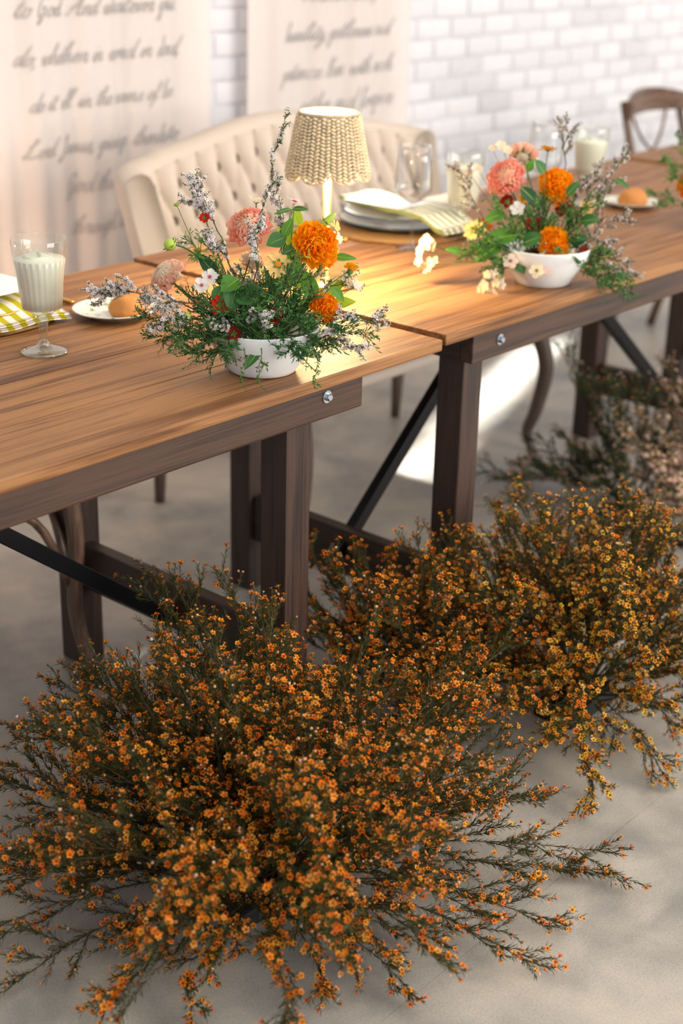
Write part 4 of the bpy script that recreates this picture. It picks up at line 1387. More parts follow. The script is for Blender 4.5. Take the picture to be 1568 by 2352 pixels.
FL_V, FL_F, FL_C = floret_template(5, .75, .12, .32)
def sprig(name, base, tip, label, cat, group, seed, arch=.02, n2=7, l2=.05, n3=3, l3=.02, needle=(.0065, .0017, 48, .0018),
          green=((44, 92, 44), (84, 132, 52)), floret=None, fl_size=.0031, fl_per=5, petal=((250, 244, 244),), centre=(196, 150, 146), t0=.2, spread=32, fl_t=.45, r=.0013, up=.15):
    """cut sprig with small leaves and, when asked, heads of tiny florets"""
    rg = random.Random(seed); rs = np.random.default_rng(seed)
    base = Vector(base); tip = Vector(tip)
    t = head_root(name, base, label, cat, group)
    main, L2, L3 = grow((0, 0, 0), tip-base, arch, rg, n2, l2, n3, l3, t0, spread, up)
    mb = MB().tube(main, [r*(1-.6*i/(len(main)-1)) for i in range(len(main))], 5)
    for b in L2: mb.tube(b, [r*.6, r*.5, r*.45, r*.35], 4)
    for b in L3: mb.tube(b, r*.35, 3)
    mb.build('stem', 'twig' if floret else 'twig_green', t)
    P, A = along([main[2:]]+L2+L3, needle[3], rs)
    V, Q = needle_cloud(P, A, needle[0], needle[1], needle[2], rs)
    g0, g1 = lin(srgb(*green[0])), lin(srgb(*green[1]))
    w = rs.uniform(0, 1, (len(P), 1))
    C = np.ones((len(P), 4)); C[:, :3] = g0*(1-w)+g1*w
    tag(obj('needle_leaves', big_mesh('needle_leaves', V, Q, 'plant_attr', np.repeat(C, 4, 0), False), t), kind='stuff')
    if floret:
        P, A = along(L2+L3, .0042, rs, fl_t)
        keep = rs.uniform(0, 1, len(P)) < floret
        P, A = P[keep], A[keep]
        if len(P):
            P = np.repeat(P, fl_per, 0); A = np.repeat(A, fl_per, 0)
            off = rs.normal(0, 1, P.shape); off /= np.linalg.norm(off, axis=1, keepdims=True)
            Nn = off+A*.4
            P = P+off*fl_size*rs.uniform(1.0, 1.9, (len(P), 1))
            V, Q = scatter(FL_V, FL_F, P, Nn, fl_size*rs.uniform(.7, 1.15, len(P)), rs)
            C = floret_colors(FL_C, len(P), [lin(srgb(*c)) for c in petal], lin(srgb(*centre)), lin(srgb(150, 130, 90)), rs, .06)
            tag(obj('florets', big_mesh('florets', V, Q, 'petal_attr', C, False), t), kind='stuff')
    return t
TOCAM = -FWD
def facing(rx, uy, toward=1.0):
    """direction given by its lean to the picture's right, up and towards the viewer's side of the table"""
    return (RIGHT*rx+UP*uy+TOCAM*toward).normalized()

# ---- bowls
plain('stoneware', srgb(232, 232, 230), .45, noise=.06, nscale=30, bump=.15, bscale=60)
def bowl(loc, label, ro=.095, rb=.053, h=.078):
    b = MB().lathe([(.0001, .0), (rb, 0), (rb+.003, .002), (rb+.006, .008), (ro-.004, h*.7), (ro, h-.002), (ro, h), (ro-.003, h), (ro-.008, h*.7), (rb, .008), (.0001, .006)], 64).build('ceramic_bowl', 'stoneware', None, loc)
    return tag(b, label, 'bowl', 'white ceramic flower bowls')
B1 = on_table(603, 848); B2 = on_table(1245, 648)
bowl(B1, 'white ceramic bowl of flowers on the table edge beside the lamp')
bowl(B2, 'white ceramic bowl of flowers on the table beyond the gap between tables')
D1 = depth_of(B1+Vector((0, 0, .12))); D2 = depth_of(B2+Vector((0, 0, .12)))
def Q1(px, py, dd=0.0): return at_depth(px, py, D1+dd)
def Q2(px, py, dd=0.0): return at_depth(px, py, D2+dd)
U1 = D1/F; U2 = D2/F                       # metres in one pixel at each bowl
rgf = random.Random(77)
def ft(B, k=1.0): return B+Vector((rgf.uniform(-.03, .03)*k, rgf.uniform(-.03, .03)*k, .03))
MARK1 = [('large coral dahlia', 573, 528), ('leaning peach dahlia', 388, 640), ('big orange marigold', 723, 565), ('smaller marigold', 745, 708), ('apricot zinnia', 638, 608), ('white phlox pair', 472, 645), ('bowl rim', 600, 800),
         ('bread plate', 330, 745), ('table edge', 830, 770), ('bowl foot facing the lamp', 720, 815), ('bowl foot facing the bread', 450, 810), ('dark red zinnia', 536, 770), ('bright red zinnia', 632, 728)]
MARK2 = [('coral dahlia', 1165, 412), ('upper marigold', 1278, 428), ('lower marigold', 1270, 557), ('yellow apricot zinnia', 1090, 528), ('rust zinnia', 1258, 346), ('white phlox', 1188, 480), ('blush phlox', 1172, 600), ('bread plate', 1430, 480), ('goblet behind', 1345, 400),
         ('table edge', 1430, 640), ('red zinnia', 1338, 580), ('goblet by the plates', 1065, 400)]
def near(marks, x, y):
    return min(marks, key=lambda m_: (m_[1]-x)**2+(m_[2]-y)**2)[0]
# ------------------------------------------------------------------ bouquet beside the lamp
dahlia(Q1(573, 528, .02), facing(-.25, .55), 60*U1, 'large coral pink dahlia high in the bouquet beside the lamp', ft(B1), seed=1)
dahlia(Q1(388, 640, .05), facing(-.55, .45, .6), 52*U1, 'peach dahlia leaning over the bread plate', ft(B1), 'peach_light', 'coral_light', seed=2)
dahlia(Q1(578, 603, .05), facing(.1, .35), 34*U1, 'small peach dahlia tucked under the large coral one beside the lamp', ft(B1), 'peach_light', 'peach', 60, seed=3)
daisy(Q1(588, 467, .07), facing(.1, .9, .25), 26*U1, 'blush single bloom peeping above the large coral dahlia', ft(B1), 'peach_light', 7, None, seed=4, w=.6, el=40)
marigold(Q1(723, 565, -.01), facing(.35, .22), 57*U1, 'big ruffled orange marigold in front of the lamp stem', ft(B1), seed=5, count=110)
marigold(Q1(745, 708, -.015), facing(.45, .25), 37*U1, 'smaller deep orange marigold low on the lamp side of the nearer bouquet', ft(B1), 'marigold_deep', 'marigold', seed=6)
marigold(Q1(806, 617, .03), facing(.35, .95, .05), 20*U1, 'half open orange marigold with long green calyx pointing past the lamp', ft(B1), 'rust_yellow', 'marigold', 30, seed=7)
daisy(Q1(638, 608, -.045), facing(.05, .35), 35*U1, 'pale apricot zinnia with golden centre in the bouquet beside the lamp', ft(B1), 'butter', 11, seed=8, w=.42)
ph = [(482, 636, 21), (463, 655, 20)]
for i, (x, y, r) in enumerate(ph):
    phlox(Q1(x, y, -.055-.004*i), facing(-.15+.1*i, .1), r*U1, ('white phlox floret with magenta eye, upper of the pair by the peach dahlia', 'white phlox floret with magenta eye, lower of the pair by the peach dahlia')[i], ft(B1), seed=9+i)
phlox(Q1(676, 464, .0), facing(.25, .9, .3), 26*U1, 'blush phlox floret on a tall stem next to the lamp shade', Q1(668, 560, .02), 'blush', seed=12)
for i, (x, y, r, m_) in enumerate(((770, 518, 17, 'butter'), (775, 545, 18, 'cream'), (768, 572, 15, 'butter'), (818, 655, 18, 'blush'), (800, 650, 14, 'cream'))):
    phlox(Q1(x, y, .04), facing(.7, .25, .5), r*U1, 'pale cream phlox floret on the lamp side of the nearer bouquet', ft(B1), m_, None, seed=13+i, group='cream phlox beside the lamp')
daisy(Q1(455, 578, .07), facing(-.3, .4), 26*U1, 'pale yellow single bloom behind the green bud', ft(B1), 'butter', 8, 'disc_orange', seed=20)
for i, (x, y, r, m_, lb) in enumerate(((505, 702, 27, 'red_petal', 'red orange zinnia deep inside the nearer bouquet under the broad leaves'), (536, 768, 22, 'dark_red', 'dark red zinnia low over the rim of the nearer bowl'),
                                       (632, 728, 22, 'red_petal', 'bright red zinnia behind the white sprig over the nearer bowl'), (470, 500, 15, 'red_petal', 'small red bloom hanging under the tall white sprig'),
                                       (575, 715, 18, 'rust', 'small rust orange zinnia at the heart of the nearer bouquet'))):
    daisy(Q1(x, y, (-.056, -.066, -.058)[i] if i < 3 else -.02), facing(rgf.uniform(-.3, .3), .2), r*U1, lb, ft(B1), m_, 9, None, seed=30+i, w=.55, el=18)
def bud(p, r, n, label, foot, bend=(0, 0, .02), mat='bud_green', sc=(1, 1, 1)):
    t = head_root('flower_bud', p, label, 'bud', 'green buds in the nearer bouquet')
    R = frame(n)
    MB().sphere((0, 0, 0), r, 16, 10, sc, R.to_3x3()).build('bud', mat, t)
    sepals(t, R, r*2.3, 6, drop=.3)
    stem_to(t, p, foot, r*.16, bend=bend)
    return t
bud(Q1(390, 562, -.03), 14*U1, facing(-.6, .5, .5), 'round green bud on an arching stem above the peach dahlia', Q1(505, 655, 0), (RIGHT*.0+UP*.035))
bud(Q1(430, 727, -.05), 9*U1, facing(0, .5), 'small green bud low beside the white sprigs of the nearer bouquet', Q1(500, 740, 0), (0, 0, -.005))
bud(Q1(750, 508, .0), 11*U1, facing(.75, .6, .2), 'long yellow green bud above the big marigold', Q1(715, 560, .02), (0, 0, 0), sc=(.8, .8, 2.6))
bud(Q1(405, 470, .02), 5*U1, facing(-.2, .9), 'tiny bud on a thin upright stem by the settee side', Q1(480, 640, .02), (0, 0, 0))
# broad leaves: base px, tip px, width px, material
LV = [((548, 640), (508, 668), 52, 'leaf_bright', 'bright green rounded leaf beside the white phlox'), ((545, 655), (528, 715), 50, 'leaf_mid', 'rounded green leaf hanging over the red orange zinnia'),
      ((540, 672), (598, 690), 56, 'leaf_mid', 'rounded green leaf pointing at the heart of the nearer bouquet'), ((512, 655), (490, 700), 34, 'leaf_mid', 'narrow green leaf below the white phlox'),
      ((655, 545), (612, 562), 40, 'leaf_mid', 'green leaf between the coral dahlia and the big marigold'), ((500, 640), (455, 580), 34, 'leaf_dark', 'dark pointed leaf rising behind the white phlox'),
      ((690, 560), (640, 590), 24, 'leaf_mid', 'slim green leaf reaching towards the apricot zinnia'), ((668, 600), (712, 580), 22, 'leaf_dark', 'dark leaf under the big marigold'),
      ((760, 590), (818, 592), 20, 'leaf_bright', 'pale slim leaf pointing past the lamp stem'), ((640, 700), (605, 610), 18, 'leaf_blue', 'long grey green leaf under the apricot zinnia'),
      ((620, 660), (648, 705), 18, 'leaf_blue', 'folded grey green leaf hanging under the apricot zinnia'), ((655, 760), (735, 660), 16, 'leaf_bright', 'curved green blade beside the smaller marigold'),
      ((600, 800), (562, 845), 20, 'leaf_mid', 'pointed leaf hanging across the face of the nearer bowl'), ((598, 790), (640, 805), 14, 'leaf_blue', 'bluish leaflet lying on the rim of the nearer bowl'),
      ((585, 795), (545, 800), 14, 'leaf_blue', 'bluish leaflet crossing the rim of the nearer bowl'), ((590, 740), (588, 790), 16, 'leaf_mid', 'green leaflet dropping to the rim of the nearer bowl'),
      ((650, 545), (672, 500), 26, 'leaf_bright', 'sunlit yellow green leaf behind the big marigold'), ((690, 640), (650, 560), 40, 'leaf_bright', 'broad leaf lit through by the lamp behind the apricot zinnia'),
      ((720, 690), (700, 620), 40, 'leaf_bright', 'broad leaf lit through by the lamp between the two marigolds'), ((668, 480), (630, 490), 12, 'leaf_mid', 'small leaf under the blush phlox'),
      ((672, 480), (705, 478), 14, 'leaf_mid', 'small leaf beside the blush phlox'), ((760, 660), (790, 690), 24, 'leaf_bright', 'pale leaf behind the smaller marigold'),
      ((672, 580), (640, 500), 44, 'leaf_backlit', 'lime leaf lit by the lamp right of the coral dahlia'), ((690, 600), (668, 525), 40, 'leaf_backlit', 'lime leaf lit by the lamp above the apricot zinnia'),
      ((700, 650), (655, 640), 36, 'leaf_backlit', 'lime leaf lit by the lamp right of the apricot zinnia'), ((745, 680), (790, 640), 34, 'leaf_backlit', 'lime leaf lit by the lamp under the half open marigold'),
      ((760, 700), (815, 690), 30, 'leaf_backlit', 'lime leaf lit by the lamp beside the smaller marigold'), ((690, 520), (672, 470), 24, 'leaf_backlit', 'lime leaf lit by the lamp under the blush phlox'),
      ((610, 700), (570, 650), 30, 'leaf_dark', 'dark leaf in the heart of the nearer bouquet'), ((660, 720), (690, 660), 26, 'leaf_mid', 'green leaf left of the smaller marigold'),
      ((560, 720), (520, 620), 22, 'leaf_blue', 'slim grey green leaf behind the bright rounded leaf'), ((600, 660), (640, 640), 18, 'leaf_mid', 'slim leaf below the apricot zinnia')]
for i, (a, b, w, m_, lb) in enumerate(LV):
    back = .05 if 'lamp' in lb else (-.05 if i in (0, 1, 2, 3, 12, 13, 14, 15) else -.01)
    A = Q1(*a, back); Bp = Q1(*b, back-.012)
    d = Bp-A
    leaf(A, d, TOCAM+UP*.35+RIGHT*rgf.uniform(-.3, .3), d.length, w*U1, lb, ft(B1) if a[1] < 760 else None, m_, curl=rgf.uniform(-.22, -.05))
TH = dict(name='thryptomene_sprig', cat='sprig', floret=.8, fl_per=3, needle=(.006, .0018, 45, .0022))
def th(a, b, lb, seed, d0=0, d1=0, Q=Q1, **k):
    kk = dict(TH); kk.update(k)
    return sprig(kk.pop('name'), Q(*a, d0), Q(*b, d1), lb, kk.pop('cat'), 'white flowered sprigs', seed, **kk)
th((560, 690), (448, 440), 'tall white flowered sprig leaning towards the settee end', 101, .0, .0, t0=.62, n2=11, l2=.05, n3=4, l3=.017, fl_t=.1)
th((560, 640), (655, 270), 'tallest white flowered sprig standing beside the lamp shade', 102, .0, .02, t0=.40, n2=13, l2=.022, n3=2, l3=.010, fl_t=.2, floret=.5, spread=22, fl_size=.003)
th((520, 730), (235, 668), 'white flowered sprig reaching over the bread roll', 103, -.01, -.02, t0=.68, n2=11, l2=.05, n3=4, l3=.017, fl_t=.1)
th((520, 740), (348, 690), 'white flowered sprig beside the peach dahlia', 104, -.03, -.05, t0=.5, n2=10, l2=.045, n3=4, l3=.016, fl_t=.15)
th((530, 745), (372, 745), 'low white flowered sprig between the bread plate and the bowl', 105, -.03, -.06, t0=.55, n2=8, l2=.04, n3=3, l3=.016, fl_t=.2)
th((575, 690), (592, 520), 'white flowered sprig crossing the large coral dahlia', 106, -.02, -.05, t0=.45, n2=8, l2=.035, n3=4, l3=.014, fl_t=.2)
th((560, 680), (485, 556), 'short white flowered sprig left of the coral dahlia stem', 107, -.02, -.04, t0=.6, n2=7, l2=.03, n3=4, l3=.013, fl_t=.2)
th((600, 780), (602, 725), 'white flowered sprig hanging in front of the nearer bowl rim', 108, -.05, -.08, t0=.3, n2=7, l2=.03, n3=4, l3=.013, fl_t=.2)
th((570, 790), (510, 755), 'small white flowered sprig low over the nearer bowl', 109, -.04, -.07, t0=.4, n2=6, l2=.03, n3=3, l3=.013, fl_t=.3)
th((650, 770), (870, 735), 'white flowered sprig stretching along the table past the marigolds', 110, -.01, -.03, t0=.45, n2=10, l2=.04, n3=3, l3=.016, fl_t=.45, floret=.6)
th((650, 780), (805, 792), 'white flowered sprig drooping to the table on the lamp side', 111, -.03, -.05, t0=.4, n2=9, l2=.045, n3=3, l3=.018, fl_t=.45, floret=.6)
th((640, 700), (560, 640), 'white flowered sprig behind the apricot zinnia', 112, .02, .0, t0=.3, n2=8, l2=.04, n3=3, l3=.015, fl_t=.3)
th((670, 720), (640, 420), 'thin white flowered sprig below the lamp shade', 113, .03, .02, t0=.5, n2=8, l2=.03, n3=3, l3=.013, fl_t=.2, floret=.7)
th((690, 740), (790, 640), 'white flowered sprig glowing in the lamp light', 114, .04, .05, t0=.3, n2=9, l2=.05, n3=3, l3=.018, fl_t=.3, floret=.6, petal=((250, 240, 214),), green=((120, 160, 50), (170, 200, 70)))  # petals and leaves tinted yellower, lamp glow put into their colours
FI = [((540, 770), (435, 800)), ((545, 785), (425, 770)), ((550, 790), (450, 815)), ((530, 760), (370, 775)), ((520, 735), (335, 738)), ((650, 780), (740, 800)), ((660, 770), (830, 765)),
      ((650, 790), (700, 815)), ((660, 750), (790, 745)), ((560, 760), (470, 700)), ((580, 780), (560, 700)), ((610, 780), (640, 680)), ((640, 780), (700, 690)), ((600, 790), (610, 730)), ((560, 790), (520, 800)),
      ((620, 790), (680, 770)), ((590, 770), (600, 660)), ((570, 760), (500, 640)), ((640, 760), (690, 640)), ((560, 740), (440, 690)), ((590, 790), (540, 730)), ((610, 790), (570, 740)), ((630, 790), (660, 740)), ((600, 780), (520, 720)), ((620, 780), (590, 690)), ((640, 790), (750, 780)), ((570, 790), (480, 760)), ((650, 780), (690, 730)), ((600, 770), (650, 640)), ((560, 770), (420, 740))]
for i, (a, b) in enumerate(FI):
    dd = -.05+.012*(i % 7)
    sprig('myrtle_sprig', Q1(*a, dd), Q1(*b, dd-.03), 'dark green filler sprig of the first bouquet by the '+near(MARK1, *b), 'sprig', 'green filler sprigs beside the lamp', 200+i, arch=.004,
          n2=9, l2=.045, n3=3, l3=.018, needle=(.0085, .0026, 50, .0028), green=((34, 78, 44), (70, 122, 52)), t0=.15, spread=38)
for i, (a, b, lb) in enumerate((((600, 800), (597, 880), 'trailing green sprig over the middle of the nearer bowl'), ((665, 800), (735, 885), 'trailing green sprig reaching the table edge'), ((560, 800), (556, 878), 'green sprig trailing down to the table at the foot of the nearer bowl'))):
    sprig('trailing_sprig', Q1(*a, -.085 if i != 1 else -.06), Q1(*b, -.10 if i != 1 else -.09), lb, 'sprig', 'trailing green sprigs', 240+i, arch=.012, n2=3, l2=.02, n3=1, l3=.008, needle=(.0075, .003, 60, .0035), t0=.1, up=-.1)
FG = [((590, 740), (605, 690)), ((640, 740), (700, 700)), ((520, 650), (430, 560)), ((610, 700), (690, 610)), ((560, 690), (470, 560)), ((660, 700), (640, 640)), ((600, 790), (590, 720)), ((680, 760), (720, 745))]
for i, (a, b) in enumerate(FG):
    sprig('marigold_foliage', Q1(*a, -.03+.02*(i % 3)), Q1(*b, -.05+.02*(i % 3)), 'feathery foliage of the first bouquet by the '+near(MARK1, *b), 'foliage', 'feathery foliage beside the lamp', 260+i, arch=.004,
          n2=7, l2=.035, n3=2, l3=.014, needle=(.013, .003, 55, .004), green=((62, 118, 58), (120, 164, 70)), t0=.15, spread=45)

# ------------------------------------------------------------------ bouquet on the second table
S2 = 'the second bouquet'
dahlia(Q2(1165, 412, .0), facing(-.35, .3), 52*U2, 'coral pink dahlia high in '+S2, ft(B2), seed=41)
dahlia(Q2(1200, 358, .05), facing(.2, .75, -.35), 40*U2, 'peach dahlia turned away from view at the top of '+S2, ft(B2), 'peach_light', 'coral_light', seed=42)
marigold(Q2(1278, 428, .0), facing(.1, .2), 45*U2, 'upper large orange marigold of '+S2, ft(B2), seed=43)
marigold(Q2(1270, 557, -.03), facing(.1, .1), 39*U2, 'lower large orange marigold just above the second bowl', ft(B2), seed=44)
daisy(Q2(1090, 528, -.02), facing(-.5, .25), 30*U2, 'yellow apricot zinnia at the settee side of '+S2, ft(B2), 'butter', 9, seed=45, w=.45)
daisy(Q2(1258, 346, .02), facing(.1, 1, .0), 24*U2, 'rust and yellow zinnia seen from the side at the top of '+S2, ft(B2), 'rust_yellow', 12, 'disc_brown', seed=46, w=.45, el=15)
for i, (x, y, r, m_, lb) in enumerate(((1188, 480, 19, 'phlox_white', 'white phlox floret below the coral dahlia of '), (1172, 600, 20, 'blush', 'blush phlox floret over the left of the bowl of '), (1232, 622, 19, 'cream', 'cream phlox floret lying on the rim of the bowl of '), (1258, 622, 11, 'blush', 'small blush floret on the bowl rim of '))):
    phlox(Q2(x, y, -.06), facing(-.15, .2), r*U2, lb+S2, ft(B2), m_, 'disc_brown' if i in (1, 2) else None, seed=50+i)
for i, (x, y, r) in enumerate(((978, 557, 22), (965, 575, 16), (992, 565, 17), (962, 600, 14), (985, 608, 20), (998, 600, 13), (978, 620, 10))):
    phlox(Q2(x, y, .0), facing(-.6, .1, .6), r*U2, 'cream phlox floret reaching from the second bouquet towards the lamp', Q2(1110, 600, 0), 'cream', None, seed=60+i, group='cream phlox reaching towards the lamp')
for i, (x, y, r) in enumerate(((1130, 630, 13), (1112, 655, 15), (1138, 650, 12), (1152, 655, 12), (1105, 665, 12), (1130, 675, 15), (1112, 688, 13), (1128, 700, 13), (1150, 640, 12), (1145, 620, 12), (1118, 630, 11))):
    phlox(Q2(x, y, -.05), facing(-.5, -.2, .6), r*U2, 'white phlox floret cascading to the table from the second bowl', Q2(1160, 610, -.02), 'cream' if i % 3 else 'phlox_white', None, seed=70+i, group='cascading white phlox')
for i, (x, y, r, m_, lb) in enumerate(((1225, 515, 24, 'red_petal', 'red orange zinnia in the middle of '), (1292, 482, 22, 'dark_red', 'dark red zinnia under the upper marigold of '), (1165, 465, 20, 'dark_red', 'dark red zinnia under the coral dahlia of '),
                                       (1338, 580, 17, 'red_petal', 'small red zinnia at the far right of '), (1112, 520, 20, 'rust', 'rust orange zinnia beside the yellow one in '), (1205, 455, 17, 'marigold', 'small orange bloom between the dahlia and marigold of '),
                                       (1150, 545, 0, 'x', ''), (1222, 590, 24, 'dark_red', 'dark red zinnia over the bowl of '), (1345, 480, 22, 'butter', 'pale yellow bloom at the back of '), (1312, 478, 11, 'rust', 'small orange bloom by the dark red zinnia of '))):
    if r: daisy(Q2(x, y, .0), facing(rgf.uniform(-.3, .3), .2), r*U2, lb+S2, ft(B2), m_, 9, None, seed=90+i, w=.55, el=18)
for i, (x, y, r) in enumerate(((1150, 335, 15), (1165, 345, 14), (1075, 395, 14), (1095, 385, 13), (1350, 520, 15), (1365, 470, 14), (1130, 340, 10))):
    phlox(Q2(x, y, .03), facing(rgf.uniform(-.5, .5), .4), r*U2, 'cream phlox floret at the back of the second bouquet', ft(B2), 'cream', None, seed=110+i, group='cream phlox at the back of the second bouquet')
LV2 = [((1190, 540), (1120, 545), 60, 'leaf_bright'), ((1200, 560), (1240, 540), 50, 'leaf_mid'), ((1150, 560), (1100, 590), 50, 'leaf_bright'), ((1180, 590), (1200, 620), 50, 'leaf_mid'), ((1160, 490), (1120, 500), 44, 'leaf_bright'),
       ((1250, 400), (1235, 370), 36, 'leaf_mid'), ((1130, 590), (1090, 560), 40, 'leaf_bright'), ((1300, 450), (1325, 420), 30, 'leaf_mid'), ((1210, 395), (1222, 370), 26, 'leaf_bright'), ((1060, 580), (1030, 570), 30, 'leaf_bright'), ((1310, 560), (1345, 545), 40, 'leaf_dark'),
       ((1410, 410), (1440, 425), 22, 'leaf_mid'), ((1195, 430), (1240, 470), 40, 'leaf_dark'), ((1330, 510), (1370, 500), 40, 'leaf_mid')]
for i, (a, b, w, m_) in enumerate(LV2):
    A = Q2(*a, -.03); Bp = Q2(*b, -.045); d = Bp-A
    leaf(A, d, TOCAM+UP*.4+RIGHT*rgf.uniform(-.3, .3), d.length*1.15, w*U2*.72, 'green leaf of the second bouquet by the '+near(MARK2, *b), ft(B2), m_, group='leaves in the second bouquet')
for i, (a, b) in enumerate((((1310, 560), (1435, 360)), ((1320, 580), (1400, 420)), ((1290, 440), (1298, 285)), ((1320, 590), (1425, 500)), ((1330, 600), (1440, 610)), ((1320, 610), (1450, 640)), ((1310, 540), (1375, 400)), ((1120, 560), (1060, 390)), ((1330, 570), (1390, 560)), ((1290, 520), (1340, 430)))):
    th(a, b, 'white flowered sprig of the second bouquet towards the '+near(MARK2, *b), 130+i, .0, .02, Q2, t0=.35, n2=8, l2=.045, n3=3, l3=.016, fl_t=.2, floret=.5, petal=((226, 206, 198), (240, 230, 224)), green=((52, 92, 60), (96, 128, 78)))
for i, (a, b) in enumerate((((1200, 600), (1110, 540)), ((1200, 600), (1150, 480)), ((1240, 600), (1230, 480)), ((1260, 600), (1320, 520)), ((1280, 600), (1360, 590)), ((1250, 600), (1200, 540)), ((1220, 610), (1130, 600)), ((1290, 600), (1330, 470)), ((1310, 610), (1400, 640)), ((1230, 580), (1260, 480)), ((1200, 610), (1080, 570)), ((1300, 610), (1430, 660)))):
    sprig('myrtle_sprig', Q2(*a, -.03+.01*(i % 6)), Q2(*b, -.05+.01*(i % 6)), 'leafy green filler sprig of the second bouquet by the '+near(MARK2, *b), 'sprig', 'green filler sprigs in the second bouquet', 300+i, arch=.004,
          n2=10, l2=.06, n3=3, l3=.024, needle=(.011, .0042, 50, .0042), green=((40, 88, 46), (96, 142, 60)), t0=.1, spread=40)
# ------------------------------------------------------------------ the next bouquet, mostly outside the picture
B3 = on_table(1668, 520)
bowl(B3, 'white ceramic bowl of flowers at the far end of the second table')
D3 = depth_of(B3+Vector((0, 0, .12)))
def Q3(px, py, dd=0.0): return at_depth(px, py, D3+dd)
U3 = D3/F
marigold(Q3(1590, 425, 0), facing(-.5, .2), 36*U3, 'orange marigold of the bouquet beyond the bread plate', ft(B3), seed=47)
dahlia(Q3(1640, 380, 0), facing(-.2, .4), 44*U3, 'coral dahlia of the bouquet beyond the bread plate', ft(B3), seed=48)
for i, (a, b) in enumerate((((1600, 470), (1505, 450)), ((1600, 480), (1530, 470)), ((1600, 430), (1540, 375)), ((1620, 460), (1560, 330)), ((1620, 450), (1555, 405)))):
    sprig('leafy_sprig', Q3(*a), Q3(*b), 'leafy green sprig reaching out of the bouquet beyond the bread plate', 'sprig', 'sprigs of the far bouquet', 330+i, arch=.006, n2=5, l2=.04, n3=2, l3=.02, needle=(.016, .008, 50, .012), green=((40, 100, 50), (90, 150, 60)), t0=.35)
# ------------------------------------------------------------------ flowering arrangements on the floor
ORANGE = [lin(srgb(*c)) for c in ((253, 148, 25), (251, 131, 20), (255, 164, 44), (245, 115, 20), (255, 158, 58))]
plain('foam_tray', srgb(24, 26, 24), .7)
BUD = MB().sphere((0, 0, 0), 1, 6, 4)
BUD_V = np.array([tuple(p) for p in BUD.v]); BUD_F = np.array([t for q in BUD.f for t in ((q[0], q[1], q[2]), (q[0], q[2], q[3]))])

